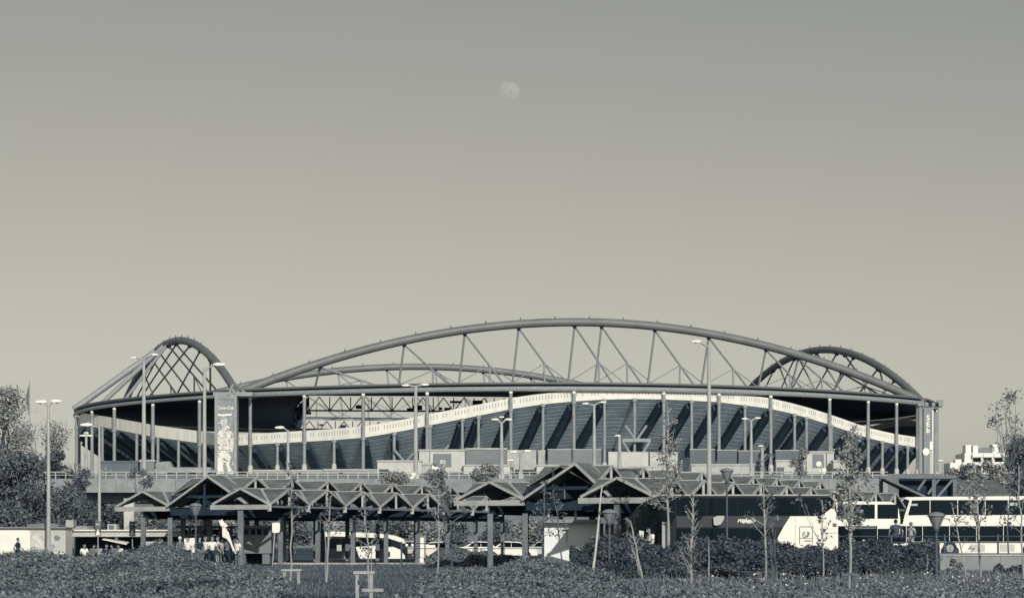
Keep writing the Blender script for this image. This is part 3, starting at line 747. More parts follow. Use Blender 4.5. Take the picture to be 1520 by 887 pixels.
def floodlight():
    Y = 330; x = X(1387.5, Y); t = thing('floodlight_mast', 'dark mast with a crossbar of floodlights beside the lettered pylon', 'floodlight', (x, Y, 0))
    build(MB().tube([(x, Y, 0), (x, Y, Z(606, Y))], [.3, .17], 8), 'mast', M_STEEL, t, smooth=True)
    build(MB().box(X(1370, Y), X(1398, Y), Y-.15, Y+.15, Z(605, Y), Z(603, Y)), 'crossbar', M_STEEL, t)
    for px in (1375, 1380, 1385, 1390, 1395):
        s_ = .25 if px < 1394 else .45; a = X(px, Y)
        build(MB().box(a-s_, a+s_, Y-.4, Y+.1, Z(602.8, Y), Z(602.8, Y)+s_*2), 'floodlight_head', M_COLUMN if px % 2 else M_DARKSTEEL, t)
    build(MB().prism([(X(1384, Y), Z(606, Y)), (X(1388, Y), Z(612, Y)), (X(1391, Y), Z(606, Y))][::-1], Y-.2, Y+.2), 'bracket', M_DARKSTEEL, t)
floodlight()
def lantern(px, yt, Y, lab, light=False):
    x = X(px, Y); zt = Z(yt, Y); s_ = 1.0
    t = thing('post_lantern', lab, 'lantern', (x, Y, 0), 'post top lanterns along the green')
    build(MB().tube([(x, Y, 0), (x, Y, zt-.62)], [.055, .04], 8), 'post', M_LANT, t, smooth=True)
    build(MB().lathe([(.05, zt-.72), (.10, zt-.64), (.06, zt-.6)], x, Y, 10), 'socket', M_LANT, t, smooth=True)
    build(MB().lathe([(.09, zt-.6), (.27, zt-.2), (.27, zt-.17)], x, Y, 10), 'glass_cone', M_GLASSL, t, smooth=True)
    build(MB().lathe([(.31, zt-.168), (.33, zt-.14), (.24, zt-.05), (.06, zt)], x, Y, 10), 'cap', mat('lantern cap', .22, .5), t, smooth=True)
    for k_ in range(4):
        a = k_*math.pi/2+.5; build(MB().beam((x+.09*math.cos(a), Y+.09*math.sin(a), zt-.6), (x+.28*math.cos(a), Y+.28*math.sin(a), zt-.19), .025, .025), 'frame_rib', M_LANT, t)
lantern(290.5, 746, 112, 'post lantern in front of the left portal gables')
lantern(1079, 694, 104, 'tall post lantern just right of the tallest street lamp')
lantern(904.5, 755, 93, 'post lantern beside the leaning white birch stem')
lantern(1390, 759, 79, 'dark post lantern in front of the white double deck bus')

# ------------------------------------------------------------------ flag, palms
Y = 260; t = thing('flag_pole', 'thin pole with a dark furled flag behind the left trees', 'flag pole', (X(44, Y), Y, 0))
build(MB().tube([(X(44, Y), Y, 0), (X(44, Y), Y, Z(563, Y))], [.14, .06], 6), 'pole', M_LAMP, t)
mb = MB(); n = 10
pl = [(X(43.6, Y), Z(568, Y)), (X(38.5, Y), Z(588, Y)), (X(39, Y), Z(598, Y)), (X(43, Y), Z(616, Y)), (X(43.6, Y), Z(614, Y))]
build(MB().prism(pl, Y-.06, Y+.12), 'flag', M_CLG, t)

# ------------------------------------------------------------------ bus station canopies
U = Vector((.4226, .9063, 0)); V_ = Vector((-.9063, .4226, 0)); W = 4.52
def canopy(Ox, Oy, nb, lab, left_bays, b9=9.9, b6=6.9):
    O = Vector((Ox, Oy, 0)); ZL, ZT, ZT2, ZL2 = 3.68, 4.60, 5.42, 4.38
    t = thing('bus_station_canopy', lab, 'canopy', (Ox, Oy, 0), 'bus station canopies')
    def pt(a, b, z): return O+U*a+V_*b+Vector((0, 0, z))
    def bay(a0, a1, b0, b1, zl, zt, near=True, front=False, tie=True):
        am, bm_ = (a0+a1)/2, (b0+b1)/2
        c = [pt(a0, b0, zl), pt(a1, b0, zl), pt(a1, b1, zl), pt(a0, b1, zl)]
        m = [pt(am, b0, zt), pt(a1, bm_, zt), pt(am, b1, zt), pt(a0, bm_, zt)]; ce = pt(am, bm_, zt)
        for i in range(4):
            build(MB().plate([c[i], m[i], ce], .07), 'roof_panel', M_TROOF, t)
            build(MB().plate([c[i], ce, m[(i+3) % 4]], .07), 'roof_panel', M_TROOF, t)
            build(MB().beam(c[i], ce, .16, .08), 'gutter', M_TBEAM, t)
        up = Vector((0, 0, .03))
        for i in range(4):
            build(MB().beam(m[i]+up, ce+up, .10, .06), 'ridge_cap', M_TBEAM, t)
        edges = []
        if near: edges.append((0, 0, 1))
        if front: edges.append((3, 3, 0))
        for mi, i, j in edges:
            off = -V_*.06 if mi == 0 else -U*.06
            build(MB().beam(c[i]+off, m[mi]+off, .09, .13), 'rake_beam', M_TBEAM, t)
            build(MB().beam(c[j]+off, m[mi]+off, .09, .13), 'rake_beam', M_TBEAM, t)
            if mi == 0 and tie:
                p = m[mi]; build(MB().beam((p.x, p.y, zl-.1), (p.x, p.y, zt-.1), .13, .13), 'king_post', M_TBEAM, t)
                build(MB().beam(c[i]-Vector((0, 0, .15)), c[j]-Vector((0, 0, .15)), .10, .12), 'tie_beam', M_TCOL, t)
        if near and tie:
            p = c[0]; build(MB().box(p.x-.11, p.x+.11, p.y-.11, p.y+.11, zl-.42, zl+.02), 'rain_head', M_TBEAM, t)
    def seams(q0, q1, q2, q3, n_):
        mb = MB()
        for i_ in range(1, n_):
            f_ = i_/n_; a_, b_ = q0.lerp(q1, f_), q3.lerp(q2, f_); mb.beam(a_+Vector((0, 0, .02)), b_+Vector((0, 0, .02)), .035, .04)
        o_ = build(mb, 'standing_seam', M_TCOL, t); o_['kind'] = 'stuff'
    def portal_beam(a, b0, b1, z, h):
        build(MB().beam(pt(a-.12, b0, z), pt(a-.12, b1, z), .22, h), 'portal_beam', M_TBEAM, t)
    for i in range(nb): bay(i*W, (i+1)*W, 0, 3.9, ZL, ZT, True, i == 0)
    for i in range(nb-1): bay((i+1)*W, (i+2)*W, 5.1, b9-.1, ZL2, ZT2, True, False)
    for i in range(left_bays): bay((i+1)*W, (i+2)*W, b9+.05, b9+3.95, ZL, ZT, False, i == 0)
    # nave portal: two big sloping overhang sheets meeting at the ridge
    a0, a1 = W-.35, W+1.5; rz = ZT2+.05; lo_ = 3.64
    for b_e in (3.9, b9):
        q = [pt(a0, b_e, lo_), pt(a1, b_e, lo_), pt(a1, b6, rz), pt(a0, b6, rz)]
        if b_e > 5: q = [q[3], q[2], q[1], q[0]]; q = [q[0], q[1], q[2], q[3]]
        build(MB().plate(q[::-1], .09), 'portal_roof_panel', M_TROOF, t); seams(q[0], q[1], q[2], q[3], 5)
        build(MB().beam(pt(a0-.05, b_e, lo_), pt(a0-.05, b6, rz), .08, .13), 'rake_beam', M_TBEAM, t)
        build(MB().beam(pt(a1, b_e, lo_+.1), pt(a1, b6, rz+.05), .16, .10), 'gutter', M_TBEAM, t)
    ta = W+1.35
    build(MB().plate([pt(ta, 4.0, 3.72), pt(ta, b9-.1, 3.72), pt(ta, b6, rz-.12)], .05), 'gable_shade_board', M_TUNDER, t)  # dark board added across the open gable in place of its inner shade
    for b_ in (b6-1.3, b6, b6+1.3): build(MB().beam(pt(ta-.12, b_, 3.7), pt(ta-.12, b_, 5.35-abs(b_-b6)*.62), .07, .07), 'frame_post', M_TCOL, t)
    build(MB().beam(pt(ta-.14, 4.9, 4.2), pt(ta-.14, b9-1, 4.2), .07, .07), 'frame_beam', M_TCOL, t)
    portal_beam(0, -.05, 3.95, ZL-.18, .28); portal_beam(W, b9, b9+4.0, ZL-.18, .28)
    # frames below the roofs, coloured dark for the shade there
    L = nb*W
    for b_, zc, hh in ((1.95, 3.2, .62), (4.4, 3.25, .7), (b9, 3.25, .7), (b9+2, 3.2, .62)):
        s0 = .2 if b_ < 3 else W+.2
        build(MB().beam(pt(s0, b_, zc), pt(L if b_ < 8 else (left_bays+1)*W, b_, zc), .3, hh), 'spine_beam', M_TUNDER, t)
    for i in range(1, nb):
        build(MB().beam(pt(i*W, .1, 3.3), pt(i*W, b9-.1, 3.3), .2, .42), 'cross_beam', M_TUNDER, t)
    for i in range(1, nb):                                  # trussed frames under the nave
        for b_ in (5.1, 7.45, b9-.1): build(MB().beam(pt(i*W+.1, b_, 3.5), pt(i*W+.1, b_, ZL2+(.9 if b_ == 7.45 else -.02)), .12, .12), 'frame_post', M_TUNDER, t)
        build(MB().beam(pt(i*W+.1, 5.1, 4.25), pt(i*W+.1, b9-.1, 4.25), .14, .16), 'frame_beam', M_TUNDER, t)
    def col(a, b, top=2.95, r=.15):
        p = pt(a, b, 0); c_ = build(MB().box(p.x-r, p.x+r, p.y-r, p.y+r, .0, top), 'column', M_TCOL, t, bevel=.03)
        return c_
    col(-.05, 1.95, ZL-.38, .17)
    for i in range(1, nb+1): col(i*W, 1.95)
    for i in range(1, nb): col(i*W, b9)
    for i in range(0, left_bays+1): col((i+1)*W, b9+2)
    for i in range(2, nb, 2): col(i*W, 4.4)
    return t
canopy(-14.2, 134.2, 8, 'zigzag roofed bus station canopy on the left with receding gables', 5)
canopy(6.92, 111.0, 10, 'nearer zigzag roofed bus station canopy with the tallest portal gable', 6, 9.0, 6.0)
# steel truss canopy on the right
def right_canopy():
    Y = 200.0; t = thing('truss_canopy', 'flat topped steel truss canopy behind the white double deck bus', 'canopy', (X(1370, Y), Y, .5))
    q = lambda px, py, dy=0: P(px, py, Y+dy)
    build(MB().beam(q(1306, 707.5), q(1420, 707.5), .4, .25), 'top_chord', M_TCOL, t)
    build(MB().plate([q(1312, 709, -2.6), q(1380, 740, -2.6), q(1368, 740, 3), q(1306, 709, 3)], .15), 'sloping_roof_panel', M_TROOF, t)
    for off in (-2.7, -1.6): build(MB().beam(q(1311, 708, off), q(1383, 741, off), .14, .18), 'rake_beam', M_TCOL, t)
    for a, b in (((1362, 727), (1375, 709)), ((1377, 733), (1395, 709)), ((1389, 740), (1416, 709)), ((1428, 735), (1446, 712)), ((1419, 737), (1430, 722))):
        build(MB().beam(q(*a), q(*b), .16, .2), 'brace', M_TCOL, t)
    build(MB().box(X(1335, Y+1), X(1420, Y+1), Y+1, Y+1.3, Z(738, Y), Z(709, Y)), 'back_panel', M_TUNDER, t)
    for px in (1308, 1386, 1417): build(MB().box(X(px, Y)-.15, X(px, Y)+.15, Y-.1, Y+.2, .5, Z(709, Y)), 'column', M_TCOL, t)
    build(MB().beam(q(1416, 733, 1), q(1500, 733, 1), .3, .3), 'eave_beam', M_TBEAM, t)
    build(MB().plate([q(1418, 733, 0), q(1500, 733, 0), q(1480, 712, 6), q(1424, 712, 6)], .15), 'sloping_roof_panel', M_TROOF, t)
right_canopy()

# ------------------------------------------------------------------ buses and cars
def pol(pts, Y): return [(X(a, Y), Z(b, Y)) for a, b in pts]
def panel(t, pts, Y, nm, m, proud=.03, depth=.028, **k):
    return build(MB().prism(ccw(pol(pts, Y)), Y-proud, Y-proud+depth), nm, m, t, **k)
def wheel(t, px, py, rpx, Y, dy=.12):
    x, z, r = X(px, Y), Z(py, Y), rpx/F*Y
    wv = build(MB().tube([(x, Y-.02, z), (x, Y+dy+.15, z)], r, 20), 'wheel', M_BLACK, t)
    build(MB().tube([(x, Y-.05, z), (x, Y-.022, z)], r*.55, 14), 'rim', M_CHROME, wv)
def rect(a, b, c, d): return [(a, c), (b, c), (b, d), (a, d)]
def coach_dark():
    Y = 108.0; t = thing('coach', 'dark glazed coach with a white sweeping rear and small white lettering', 'bus', (X(1090, Y), Y+1.25, 0))
    body = [(940, 840), (936, 800), (933, 778), (938, 764), (955, 746), (972, 737), (986, 733.5), (1232, 733.5), (1240, 738), (1243.5, 765), (1243.5, 840)]
    build(MB().prism(ccw(pol(body, Y)), Y, Y+2.5), 'body', M_BUSD, t, bevel=.1)
    panel(t, [(978, 733.2), (1234, 733.2), (1234, 735.3), (978, 735.3)], Y, 'roof_rail', M_TBEAM, .05, .3)
    for a, b in zip((1004, 1050, 1096, 1142, 1188), (1048.8, 1094.8, 1140.8, 1186.8, 1234)):
        panel(t, rect(a, b, 738, 764 if b < 1180 else 764), Y, 'window', M_GLASS)
    panel(t, [(944, 768), (957, 751), (974, 741), (1002.5, 738), (1002.5, 766), (990, 790), (944, 792)], Y, 'windscreen', M_GLASS)
    panel(t, [(1004, 765.5), (1176, 765.5), (1163, 782), (1004, 782)], Y, 'waist_panel', M_BUSM)
    for a, b in zip((1004, 1040, 1076, 1112), (1039, 1075, 1111, 1146)):
        panel(t, rect(a, b, 783.5, 801), Y, 'luggage_window', M_GLASS)
    panel(t, [(1146, 840), (1150, 812), (1155, 796), (1163, 781), (1173, 765.5), (1218, 765.5), (1237, 751.5), (1243.8, 768), (1243.8, 840)], Y, 'rear_panel', M_BUSW, .045, .043)
    panel(t, [(1058, 768), (1064, 765), (1074.5, 765), (1073.5, 771), (1069, 777.5), (1063, 779.5), (1059, 778)], Y, 'pale_patch', M_CREAM, .25, .12)  # pale quarter disc standing off the waist panel
    text_obj('rodado', 'lettering', M_BUSW, t, (X(1107.5, Y), Y-.045, Z(771.5, Y)), .28, .35, .004, bold=.012, width=27/F*Y)
    for i in range(9): panel(t, rect(1102+i*2.05, 1103.7+i*2.05, 774, 776), Y, 'small_lettering', M_BUSW, .04, .01)
    for q_ in (rect(1187, 1205.8, 780.6, 781.5), rect(1205.2, 1206, 781.6, 807), rect(1186.4, 1187.2, 781.6, 807), rect(1187.3, 1205, 798, 798.6)):
        panel(t, q_, Y, 'hatch_edge', M_BLACK, .06, .012)
    panel(t, [(1190.5, 797.5), (1196, 794.5), (1198.6, 791.5), (1197.5, 788.3), (1199.5, 787.8), (1202, 790.8), (1200, 795.5), (1196, 797.2)], Y, 'emblem', M_PANEL, .06, .012)
    panel(t, [(1190.5, 790), (1193, 787.5), (1195, 788.3), (1195.5, 793), (1192, 796), (1190.3, 795)], Y, 'emblem', M_CONCL, .06, .012)
    panel(t, rect(1194, 1204, 801, 803), Y, 'plate_lettering', M_CONC, .06, .012)
    panel(t, [(1158, 840), (1160, 824), (1166, 816), (1176, 813), (1186, 816), (1192, 824), (1194, 840)], Y, 'wheel_arch', M_BLACK, .055, .01)
    for a_ in (1004.2, 1040, 1076, 1112): panel(t, rect(a_-.35, a_+.1, 802.5, 836), Y, 'seam', M_BLACK, .006, .005)
    for a_ in (1180, 1218.5): panel(t, rect(a_, a_+.45, 766.5, 812), Y, 'seam', M_PANEL, .052, .006)
    panel(t, rect(1222, 1243, 790, 790.6), Y, 'seam', M_PANEL, .052, .006); panel(t, rect(1236, 1241.5, 776, 781), Y, 'tail_lamp', M_PANELD, .07, .03)
    wheel(t, 1176, 832, 14, Y-.06); wheel(t, 985, 832, 14, Y)
    build(MB().tube([P(1237, 752, Y-.1), P(1240, 742, Y-.3), P(1233, 736, Y-.4)], [.07, .09, .05], 6), 'mirror_arm', M_CREAM, t)
coach_dark()
def coach_white():
    Y = 166.0; t = thing('double_deck_bus', 'white double deck bus cut by the right edge behind the railing', 'bus', (X(1440, Y), Y+1.25, .5))
    b = [(1327, 822), (1322, 806), (1322, 790), (1326, 776), (1337, 745), (1344, 737), (1560, 735), (1566, 760), (1566, 822)]
    build(MB().prism(ccw(pol(b, Y)), Y, Y+2.5), 'body', M_BUSW, t, bevel=.12)
    panel(t, [(1325.5, 777), (1336, 747), (1343, 739.5), (1350, 742), (1342.5, 765), (1340, 777)], Y, 'upper_windscreen', M_GLASS)
    ws = [(1352, 1380), (1381.2, 1421), (1422.2, 1462), (1463.2, 1496), (1497.2, 1531), (1532, 1562)]
    for i, (a, c) in enumerate(ws):
        pts = rect(a, c, 741.5, 763.5) if i else [(1347, 764), (1353.5, 742), (1380, 741.5), (1380, 763.5)]
        panel(t, pts, Y, 'window', M_GLASS)
    panel(t, [(1344.5, 766), (1351, 743), (1353.2, 743), (1347, 766)], Y, 'pillar', M_BUSW, .06, .05)
    for a, c in ((1346, 1369), (1370, 1409), (1410, 1449), (1450, 1489), (1490, 1529), (1530, 1562)):
        panel(t, rect(a, c, 780, 803), Y, 'window', M_GLASS)
    panel(t, [(1321.6, 806), (1321.6, 790), (1325.4, 779), (1345, 780), (1345, 804), (1342, 806)], Y, 'windscreen', M_GLASS)
    for a_ in (1381, 1422, 1463, 1497, 1532): panel(t, rect(a_-.25, a_+.25, 764.5, 779), Y, 'seam', M_CONC, .006, .005)
    panel(t, rect(1346, 1562, 803.6, 804.4), Y, 'skirt_line', M_CONC, .012, .01)
    panel(t, rect(1352, 1362, 747, 750), Y, 'sticker', M_CREAM, .045, .01); panel(t, rect(1497, 1510, 745.5, 750), Y, 'sticker', M_CREAM, .045, .01)
    for a_ in (1440, 1484): panel(t, rect(a_, a_+22, 807, 818), Y, 'locker_door', M_CREAM, .012, .01)
    for px in (1410, 1530):
        panel(t, [(px-14, 823), (px-13, 814), (px-6, 806), (px+6, 806), (px+13, 814), (px+14, 823)], Y, 'wheel_arch', M_BLACK, .03, .02)
        wheel(t, px, 813, 10.5, Y-.08)
    build(MB().prism(ccw(pol([(1320.3, 806), (1320.3, 790), (1324.4, 775.5), (1335.8, 745), (1337.2, 745.5), (1326.3, 777), (1322.4, 790), (1322.4, 806)], Y)), Y+.12, Y+2.4), 'front_glass', M_DARK, t)
    panel(t, rect(1334, 1342, 810, 814), Y, 'headlight', M_CONCL, .05, .04)
coach_white()
def coach_rear():
    Y = 128.0; t = thing('double_deck_bus', 'smaller white double deck bus behind the leafy sapling and seated man', 'bus', (X(1288, Y), Y+1.25, .78))
    b = [(1200, 820), (1200, 746), (1268, 743), (1325, 744), (1334, 752), (1337, 770), (1336, 820)]
    build(MB().prism(ccw(pol(b, Y)), Y, Y+2.5), 'body', M_BUSW, t, bevel=.12)
    for a, c in ((1243, 1266), (1267, 1298.5), (1302.5, 1333)): panel(t, rect(a, c, 748, 769), Y, 'window', M_GLASS)
    panel(t, rect(1243, 1264, 780, 806), Y, 'window', M_GLASS)
    panel(t, rect(1265, 1302, 780, 806), Y, 'window', M_GLASS); panel(t, [(1303, 784), (1320, 784), (1322, 779), (1335, 779), (1335, 806), (1303, 806)], Y, 'windscreen', M_GLASS)
    panel(t, rect(1268, 1300, 782, 784), Y, 'blind', M_PANEL, .045, .012)
    panel(t, rect(1241, 1334, 813, 820), Y, 'skirt', M_CONC, .03, .02)
    for px in (1268, 1282): panel(t, rect(px-2, px+2, 800.5, 802.5), Y, 'headlight', M_WHITE, .05, .01)
    wheel(t, 1256, 815, 9, Y-.05)
coach_rear()
def bus_left():
    Y = 186.0; t = thing('city_bus', 'white roofed city bus with rounded nose parked under the left canopy', 'bus', (X(540, Y), Y+1.25, .05))
    b = [(486, 834), (483, 800), (482, 790), (487, 788.5), (560, 791.5), (585, 795), (598, 800), (603, 812), (604, 834)]
    build(MB().prism(ccw(pol(b, Y)), Y, Y+2.5), 'body', M_BUSD, t, bevel=.1)
    panel(t, [(481.5, 797), (481, 790), (487, 787.8), (560, 790.6), (585, 794), (599, 799.5), (601.5, 807), (593, 803.5), (576, 798), (487, 795)], Y, 'roof_shell', M_BUSW, .1, 2.7)
    for a, c in ((488, 506), (507, 525), (526, 544), (545, 561), (563, 580)): panel(t, rect(a, c, 799, 813), Y, 'window', M_GLASS)
    panel(t, [(528, 811), (562, 808.5), (562, 824), (553, 834), (541, 834), (533, 826)], Y, 'door_panel', M_BUSW, .06, .05)
    panel(t, [(572, 811), (584, 811), (594, 815), (601, 824), (602, 834), (572, 834), (572, 826), (579, 826), (579, 818), (572, 818)], Y, 'front_panel', M_BUSW, .06, .05)
    panel(t, rect(500, 507, 808, 817), Y, 'poster', M_CREAM, .05, .02); panel(t, [(512, 810), (520, 808), (518, 820), (514, 817)], Y, 'poster', M_CREAM, .05, .02)
    wheel(t, 515, 828, 9, Y)
bus_left()
def car(px, Y, m, lab, L=4.3, face=1):
    x = X(px, Y); z = .05; f = face
    t = thing('parked_car', lab, 'car', (x, Y+.85, z), 'cars parked beyond the station')
    pr = [(-.5, .28), (-.5, .55), (-.47, .86), (-.30, .93), (-.19, 1.36), (.12, 1.42), (.27, .98), (.46, .86), (.5, .6), (.5, .28)]
    build(MB().prism(ccw([(x+f*a*L, z+b) for a, b in pr]), Y, Y+1.7), 'body', m, t, bevel=.07)
    for q_ in ([(-.27, .95), (-.18, 1.29), (-.03, 1.33), (-.03, .95)], [(-.02, .95), (-.02, 1.33), (.11, 1.34), (.23, .96)]):
        build(MB().prism(ccw([(x+f*a*L, z+b) for a, b in q_]), Y-.02, Y-.002), 'window', M_GLASS, t)
    for a in (-.31, .31):
        wv = build(MB().tube([(x+f*a*L, Y-.03, z+.31), (x+f*a*L, Y+.2, z+.31)], .31, 16), 'wheel', M_BLACK, t)
        build(MB().tube([(x+f*a*L, Y-.05, z+.31), (x+f*a*L, Y-.032, z+.31)], .18, 12), 'rim', M_CHROME, wv)
    for yy in (Y+.15, Y+1.3): build(MB().box(min(x+f*.495*L, x+f*.505*L), max(x+f*.495*L, x+f*.505*L), yy, yy+.3, z+.62, z+.78), 'headlight', M_CONCL, t)
car(654, 172, M_BUSW, 'white car parked beyond the columns left of the slim sapling')
car(712, 190, M_BUSW, 'white car parked farther back between dark columns', face=-1)
car(757, 178, M_BUSW, 'white car partly hidden by the big front column', face=-1)
car(812, 195, M_CREAM, 'pale car at the left end of the white wall')
car(610, 205, M_CREAM, 'pale car seen past the nose of the city bus', face=-1)

# ------------------------------------------------------------------ booths, shelters and signs at the station
def shed(nm, lab, cat, px0, px1, y0, y1, Y, m, dp=2.5, extra=None, zb=None):
    x0, x1 = X(px0, Y), X(px1, Y); z0 = .05 if zb is None else zb
    t = thing(nm, lab, cat, ((x0+x1)/2, Y+dp/2, z0))
    build(MB().box(x0, x1, Y, Y+dp, Z(y1, Y) if zb is None and y1 < 820 else z0, Z(y0, Y)), 'wall', m, t, bevel=.03)
    return t
t = shed('white_kiosk', 'long white kiosk with a flat grey roof at far left', 'kiosk', -20, 97, 783.5, 833, 152, M_WHITE)
Y = 152
for a, b in ((-20, 12), (13, 40.5), (41.5, 43.5), (45, 71), (72, 96.5)): panel(t, rect(a, b, 786, 818), Y, 'wall_panel', M_CREAM if b > 44 else M_WHITE, .05, .04)
build(MB().box(X(-22, Y), X(99, Y), Y-.3, Y+2.8, Z(783.4, Y), Z(781.5, Y)), 'roof_slab', M_CONC, t)
build(MB().prism(ccw(pol([(39, 781), (40, 777.5), (77, 776), (86, 779), (86, 781)], Y)), Y+.2, Y+2), 'roof_hood', M_PANEL, t)
panel(t, [(46, 792), (70, 789), (71, 815), (47, 816)], Y, 'mural', mat('faded mural', .50, .8, .45, 1.6, g2=.72), .07, .015)
panel(t, [(80, 796), (84, 793), (90, 797), (88, 801), (82, 802)], Y, 'mural', M_PANEL, .07, .015)
panel(t, [(76, 808), (80, 806), (82, 811), (79, 815)], Y, 'mural', M_CONC, .07, .015)
def cafe():
    Y = 155.0; t = thing('snack_bar', 'flat roofed snack bar with pale fascia and dark open front', 'kiosk', (X(180, Y), Y+2, .05))
    build(MB().box(X(99, Y), X(277, Y), Y, Y+4, Z(796, Y), Z(787.5, Y)), 'fascia', M_CREAM, t, bevel=.03)
    build(MB().box(X(97.5, Y), X(278, Y), Y-.2, Y+4.2, Z(787.4, Y), Z(785.6, Y)), 'roof_slab', M_WHITE, t)
    build(MB().box(X(99, Y), X(277, Y), Y+3, Y+3.2, .05, Z(796, Y)-.003), 'back_wall', M_DARK, t)
    for px in (99, 170, 210, 276): build(MB().box(X(px, Y), X(px, Y)+.2, Y+.1, Y+.3, .05, Z(796, Y)-.003), 'post', M_CREAM if px != 170 else M_PANELD, t)
    build(MB().box(X(210, Y), X(276, Y), Y+.35, Y+.5, .05, Z(803, Y)), 'counter_wall', M_CREAM, t)
    for a, c in ((214, 222), (224, 240), (243, 258), (261, 274)): build(MB().box(X(a, Y), X(c, Y), Y+.33, Y+.347, Z(802, Y), Z(797, Y)), 'window', M_GLASS, t)
    build(MB().plate([P(152, 799, Y-.6), P(188, 806.5, Y-.6), P(193, 803, Y+1.2), P(160, 798, Y+1.2)], .06), 'awning', M_WHITE, t)
    build(MB().box(X(95, Y), X(106.5, Y), Y+.6, Y+1.8, Z(785.4, Y), Z(771, Y)), 'roof_cabinet', M_CONCL, t)
    build(MB().box(X(157, Y), X(171, Y), Y+.6, Y+1.6, Z(785.4, Y), Z(777, Y)), 'air_conditioner', M_CONCL, t)
    build(MB().box(X(159.5, Y), X(166.5, Y), Y+.57, Y+.598, Z(785, Y), Z(779, Y)), 'grille', M_PANELD, t)
    build(MB().prism(ccw(pol([(106, 785.4), (112, 780), (124, 779.5), (131, 785.4)], Y)), Y+.5, Y+2.5), 'roof_hood', M_CONC, t)
cafe()
t = shed('white_totem', 'tall white totem panel under the small far left gable', 'totem', 183.5, 199, 739, 833, 160, M_CONCL, .6)
panel(t, [(184.5, 741), (198, 741), (198, 760), (190, 780), (184.5, 783)], 160, 'sign_face', M_CREAM)
def kiosk_grey():
    Y = 139.0; t = thing('ticket_kiosk', 'grey ticket kiosk on legs with a row of small dark windows', 'kiosk', (X(375, Y), Y+1.2, .15))
    build(MB().box(X(352, Y), X(402.5, Y), Y, Y+2.4, Z(821, Y), Z(783.5, Y)), 'body', M_PANEL, t, bevel=.03)
    build(MB().box(X(350, Y), X(404, Y), Y-.25, Y+2.6, Z(783.3, Y), Z(779.5, Y)), 'roof_slab', M_TCOL, t)
    for i in range(5):
        a = 353+i*9.6; build(MB().box(X(a, Y), X(a+6.5, Y), Y-.03, Y-.003, Z(793, Y), Z(785, Y)), 'window', M_GLASS, t)
    for a in (353, 389): build(MB().box(X(a, Y), X(a+11, Y), Y+.1, Y+2, .12, Z(821, Y)-.003), 'leg', M_TCOL, t)
    build(MB().box(X(364, Y), X(400, Y), Y+1.5, Y+1.6, .12, Z(821, Y)-.003), 'plinth_shade_board', M_DARK, t)  # dark board stands for the shade between the legs
kiosk_grey()
def shelter():
    Y = 148.0; t = thing('glazed_shelter', 'low glazed shelter behind the group of waiting people', 'shelter', (X(306, Y), Y+1, .05))
    build(MB().box(X(262, Y), X(351, Y), Y-.25, Y+2.6, Z(783.3, Y), Z(779.5, Y)), 'roof_slab', M_TCOL, t)
    for i in range(5):
        a = 268+i*15.5; build(MB().box(X(a, Y), X(a+10, Y), Y+.2, Y+.24, Z(793, Y), Z(785, Y)), 'window', M_GLASS, t)
        build(MB().box(X(a+10.5, Y), X(a+15, Y), Y+.2, Y+.3, .15, Z(783.5, Y)), 'mullion', M_TCOL, t)
    build(MB().box(X(264, Y), X(352, Y), Y+.3, Y+.42, .15, Z(794, Y)), 'low_wall_panel', M_PANELD, t)
shelter()
def sign(nm, lab, cat, px, ybase, ytop, Y, plate, m, r=.03, zb=.05, lean=0, extra=None):
    x = X(px, Y); t = thing(nm, lab, cat, (x, Y, zb))
    build(MB().tube([(x-lean, Y, zb), (x, Y, Z(ytop, Y))], r, 6), 'post', M_LAMP, t)
    pl_ = panel(t, plate, Y-.04, 'sign_plate', m, .02, .02)
    return t
sign('stop_sign', 'pale rounded bus stop sign plate on a slim leaning post', 'sign', 408.5, 834, 780, 133.5, [(404, 776.5), (405.5, 775), (414, 775), (415.5, 776.5), (415.5, 788), (413, 790), (405.5, 790), (404, 788)], M_LAMPW, .035, lean=.16, zb=.05)
disc = lambda cx, cy, r: [(cx+r*math.cos(a), cy+r*math.sin(a)) for a in [2*math.pi*i/16 for i in range(16)]]
sign('round_sign', 'round pale sign disc half hidden by the thick lamp pole', 'sign', 309, 820, 770, 150, disc(308, 767.5, 7.5), M_CREAM)
def crossing(px, Y, lab):
    t = sign('crossing_sign', lab, 'sign', px, 820, 775, Y, rect(px-4.5, px+4.5, 773, 795), M_PANELD)
    panel(t, [(px-3.4, 793.5), (px, 784), (px+3.4, 793.5)], Y-.04, 'sign_triangle', M_WHITE, .04, .01)
    panel(t, rect(px-3, px+3, 776, 779), Y-.04, 'sign_bar', M_CONCL, .04, .01)
crossing(145.5, 147, 'pedestrian crossing sign in front of the snack bar')
crossing(196.5, 149, 'pedestrian crossing sign beside the white totem')
def totem_white():
    Y = 147; t = thing('signal_totem', 'white stubby signal totem with round lamps beside the city bus', 'signal', (X(626, Y), Y, .05))
    build(MB().box(X(623, Y), X(629.5, Y), Y, Y+.28, .05+.35, Z(797, Y)), 'body', M_WHITE, t, bevel=.06)
    build(MB().lathe([(.16, .05), (.19, .2), (.14, .4)], X(625.5, Y), Y+.14, 10), 'foot', M_WHITE, t, smooth=True)
    build(MB().box(X(629.8, Y), X(632, Y), Y+.05, Y+.2, .4, Z(793, Y)), 'side_post', M_CONC, t)
    build(MB().box(X(632, Y), X(646, Y), Y+.06, Y+.16, Z(812, Y), Z(808, Y)), 'side_bar', M_WHITE, t)
    for px in (603.5, 612): build(MB().ball((X(px, Y), Y, Z(808.5, Y)), .11, .11, .11, 10, 6), 'lamp', M_LAMPW, t, smooth=True)
    build(MB().beam((X(600, Y), Y, Z(811, Y)), (X(623, Y), Y, Z(811, Y)), .04, .05), 'lamp_bar', M_LANT, t)
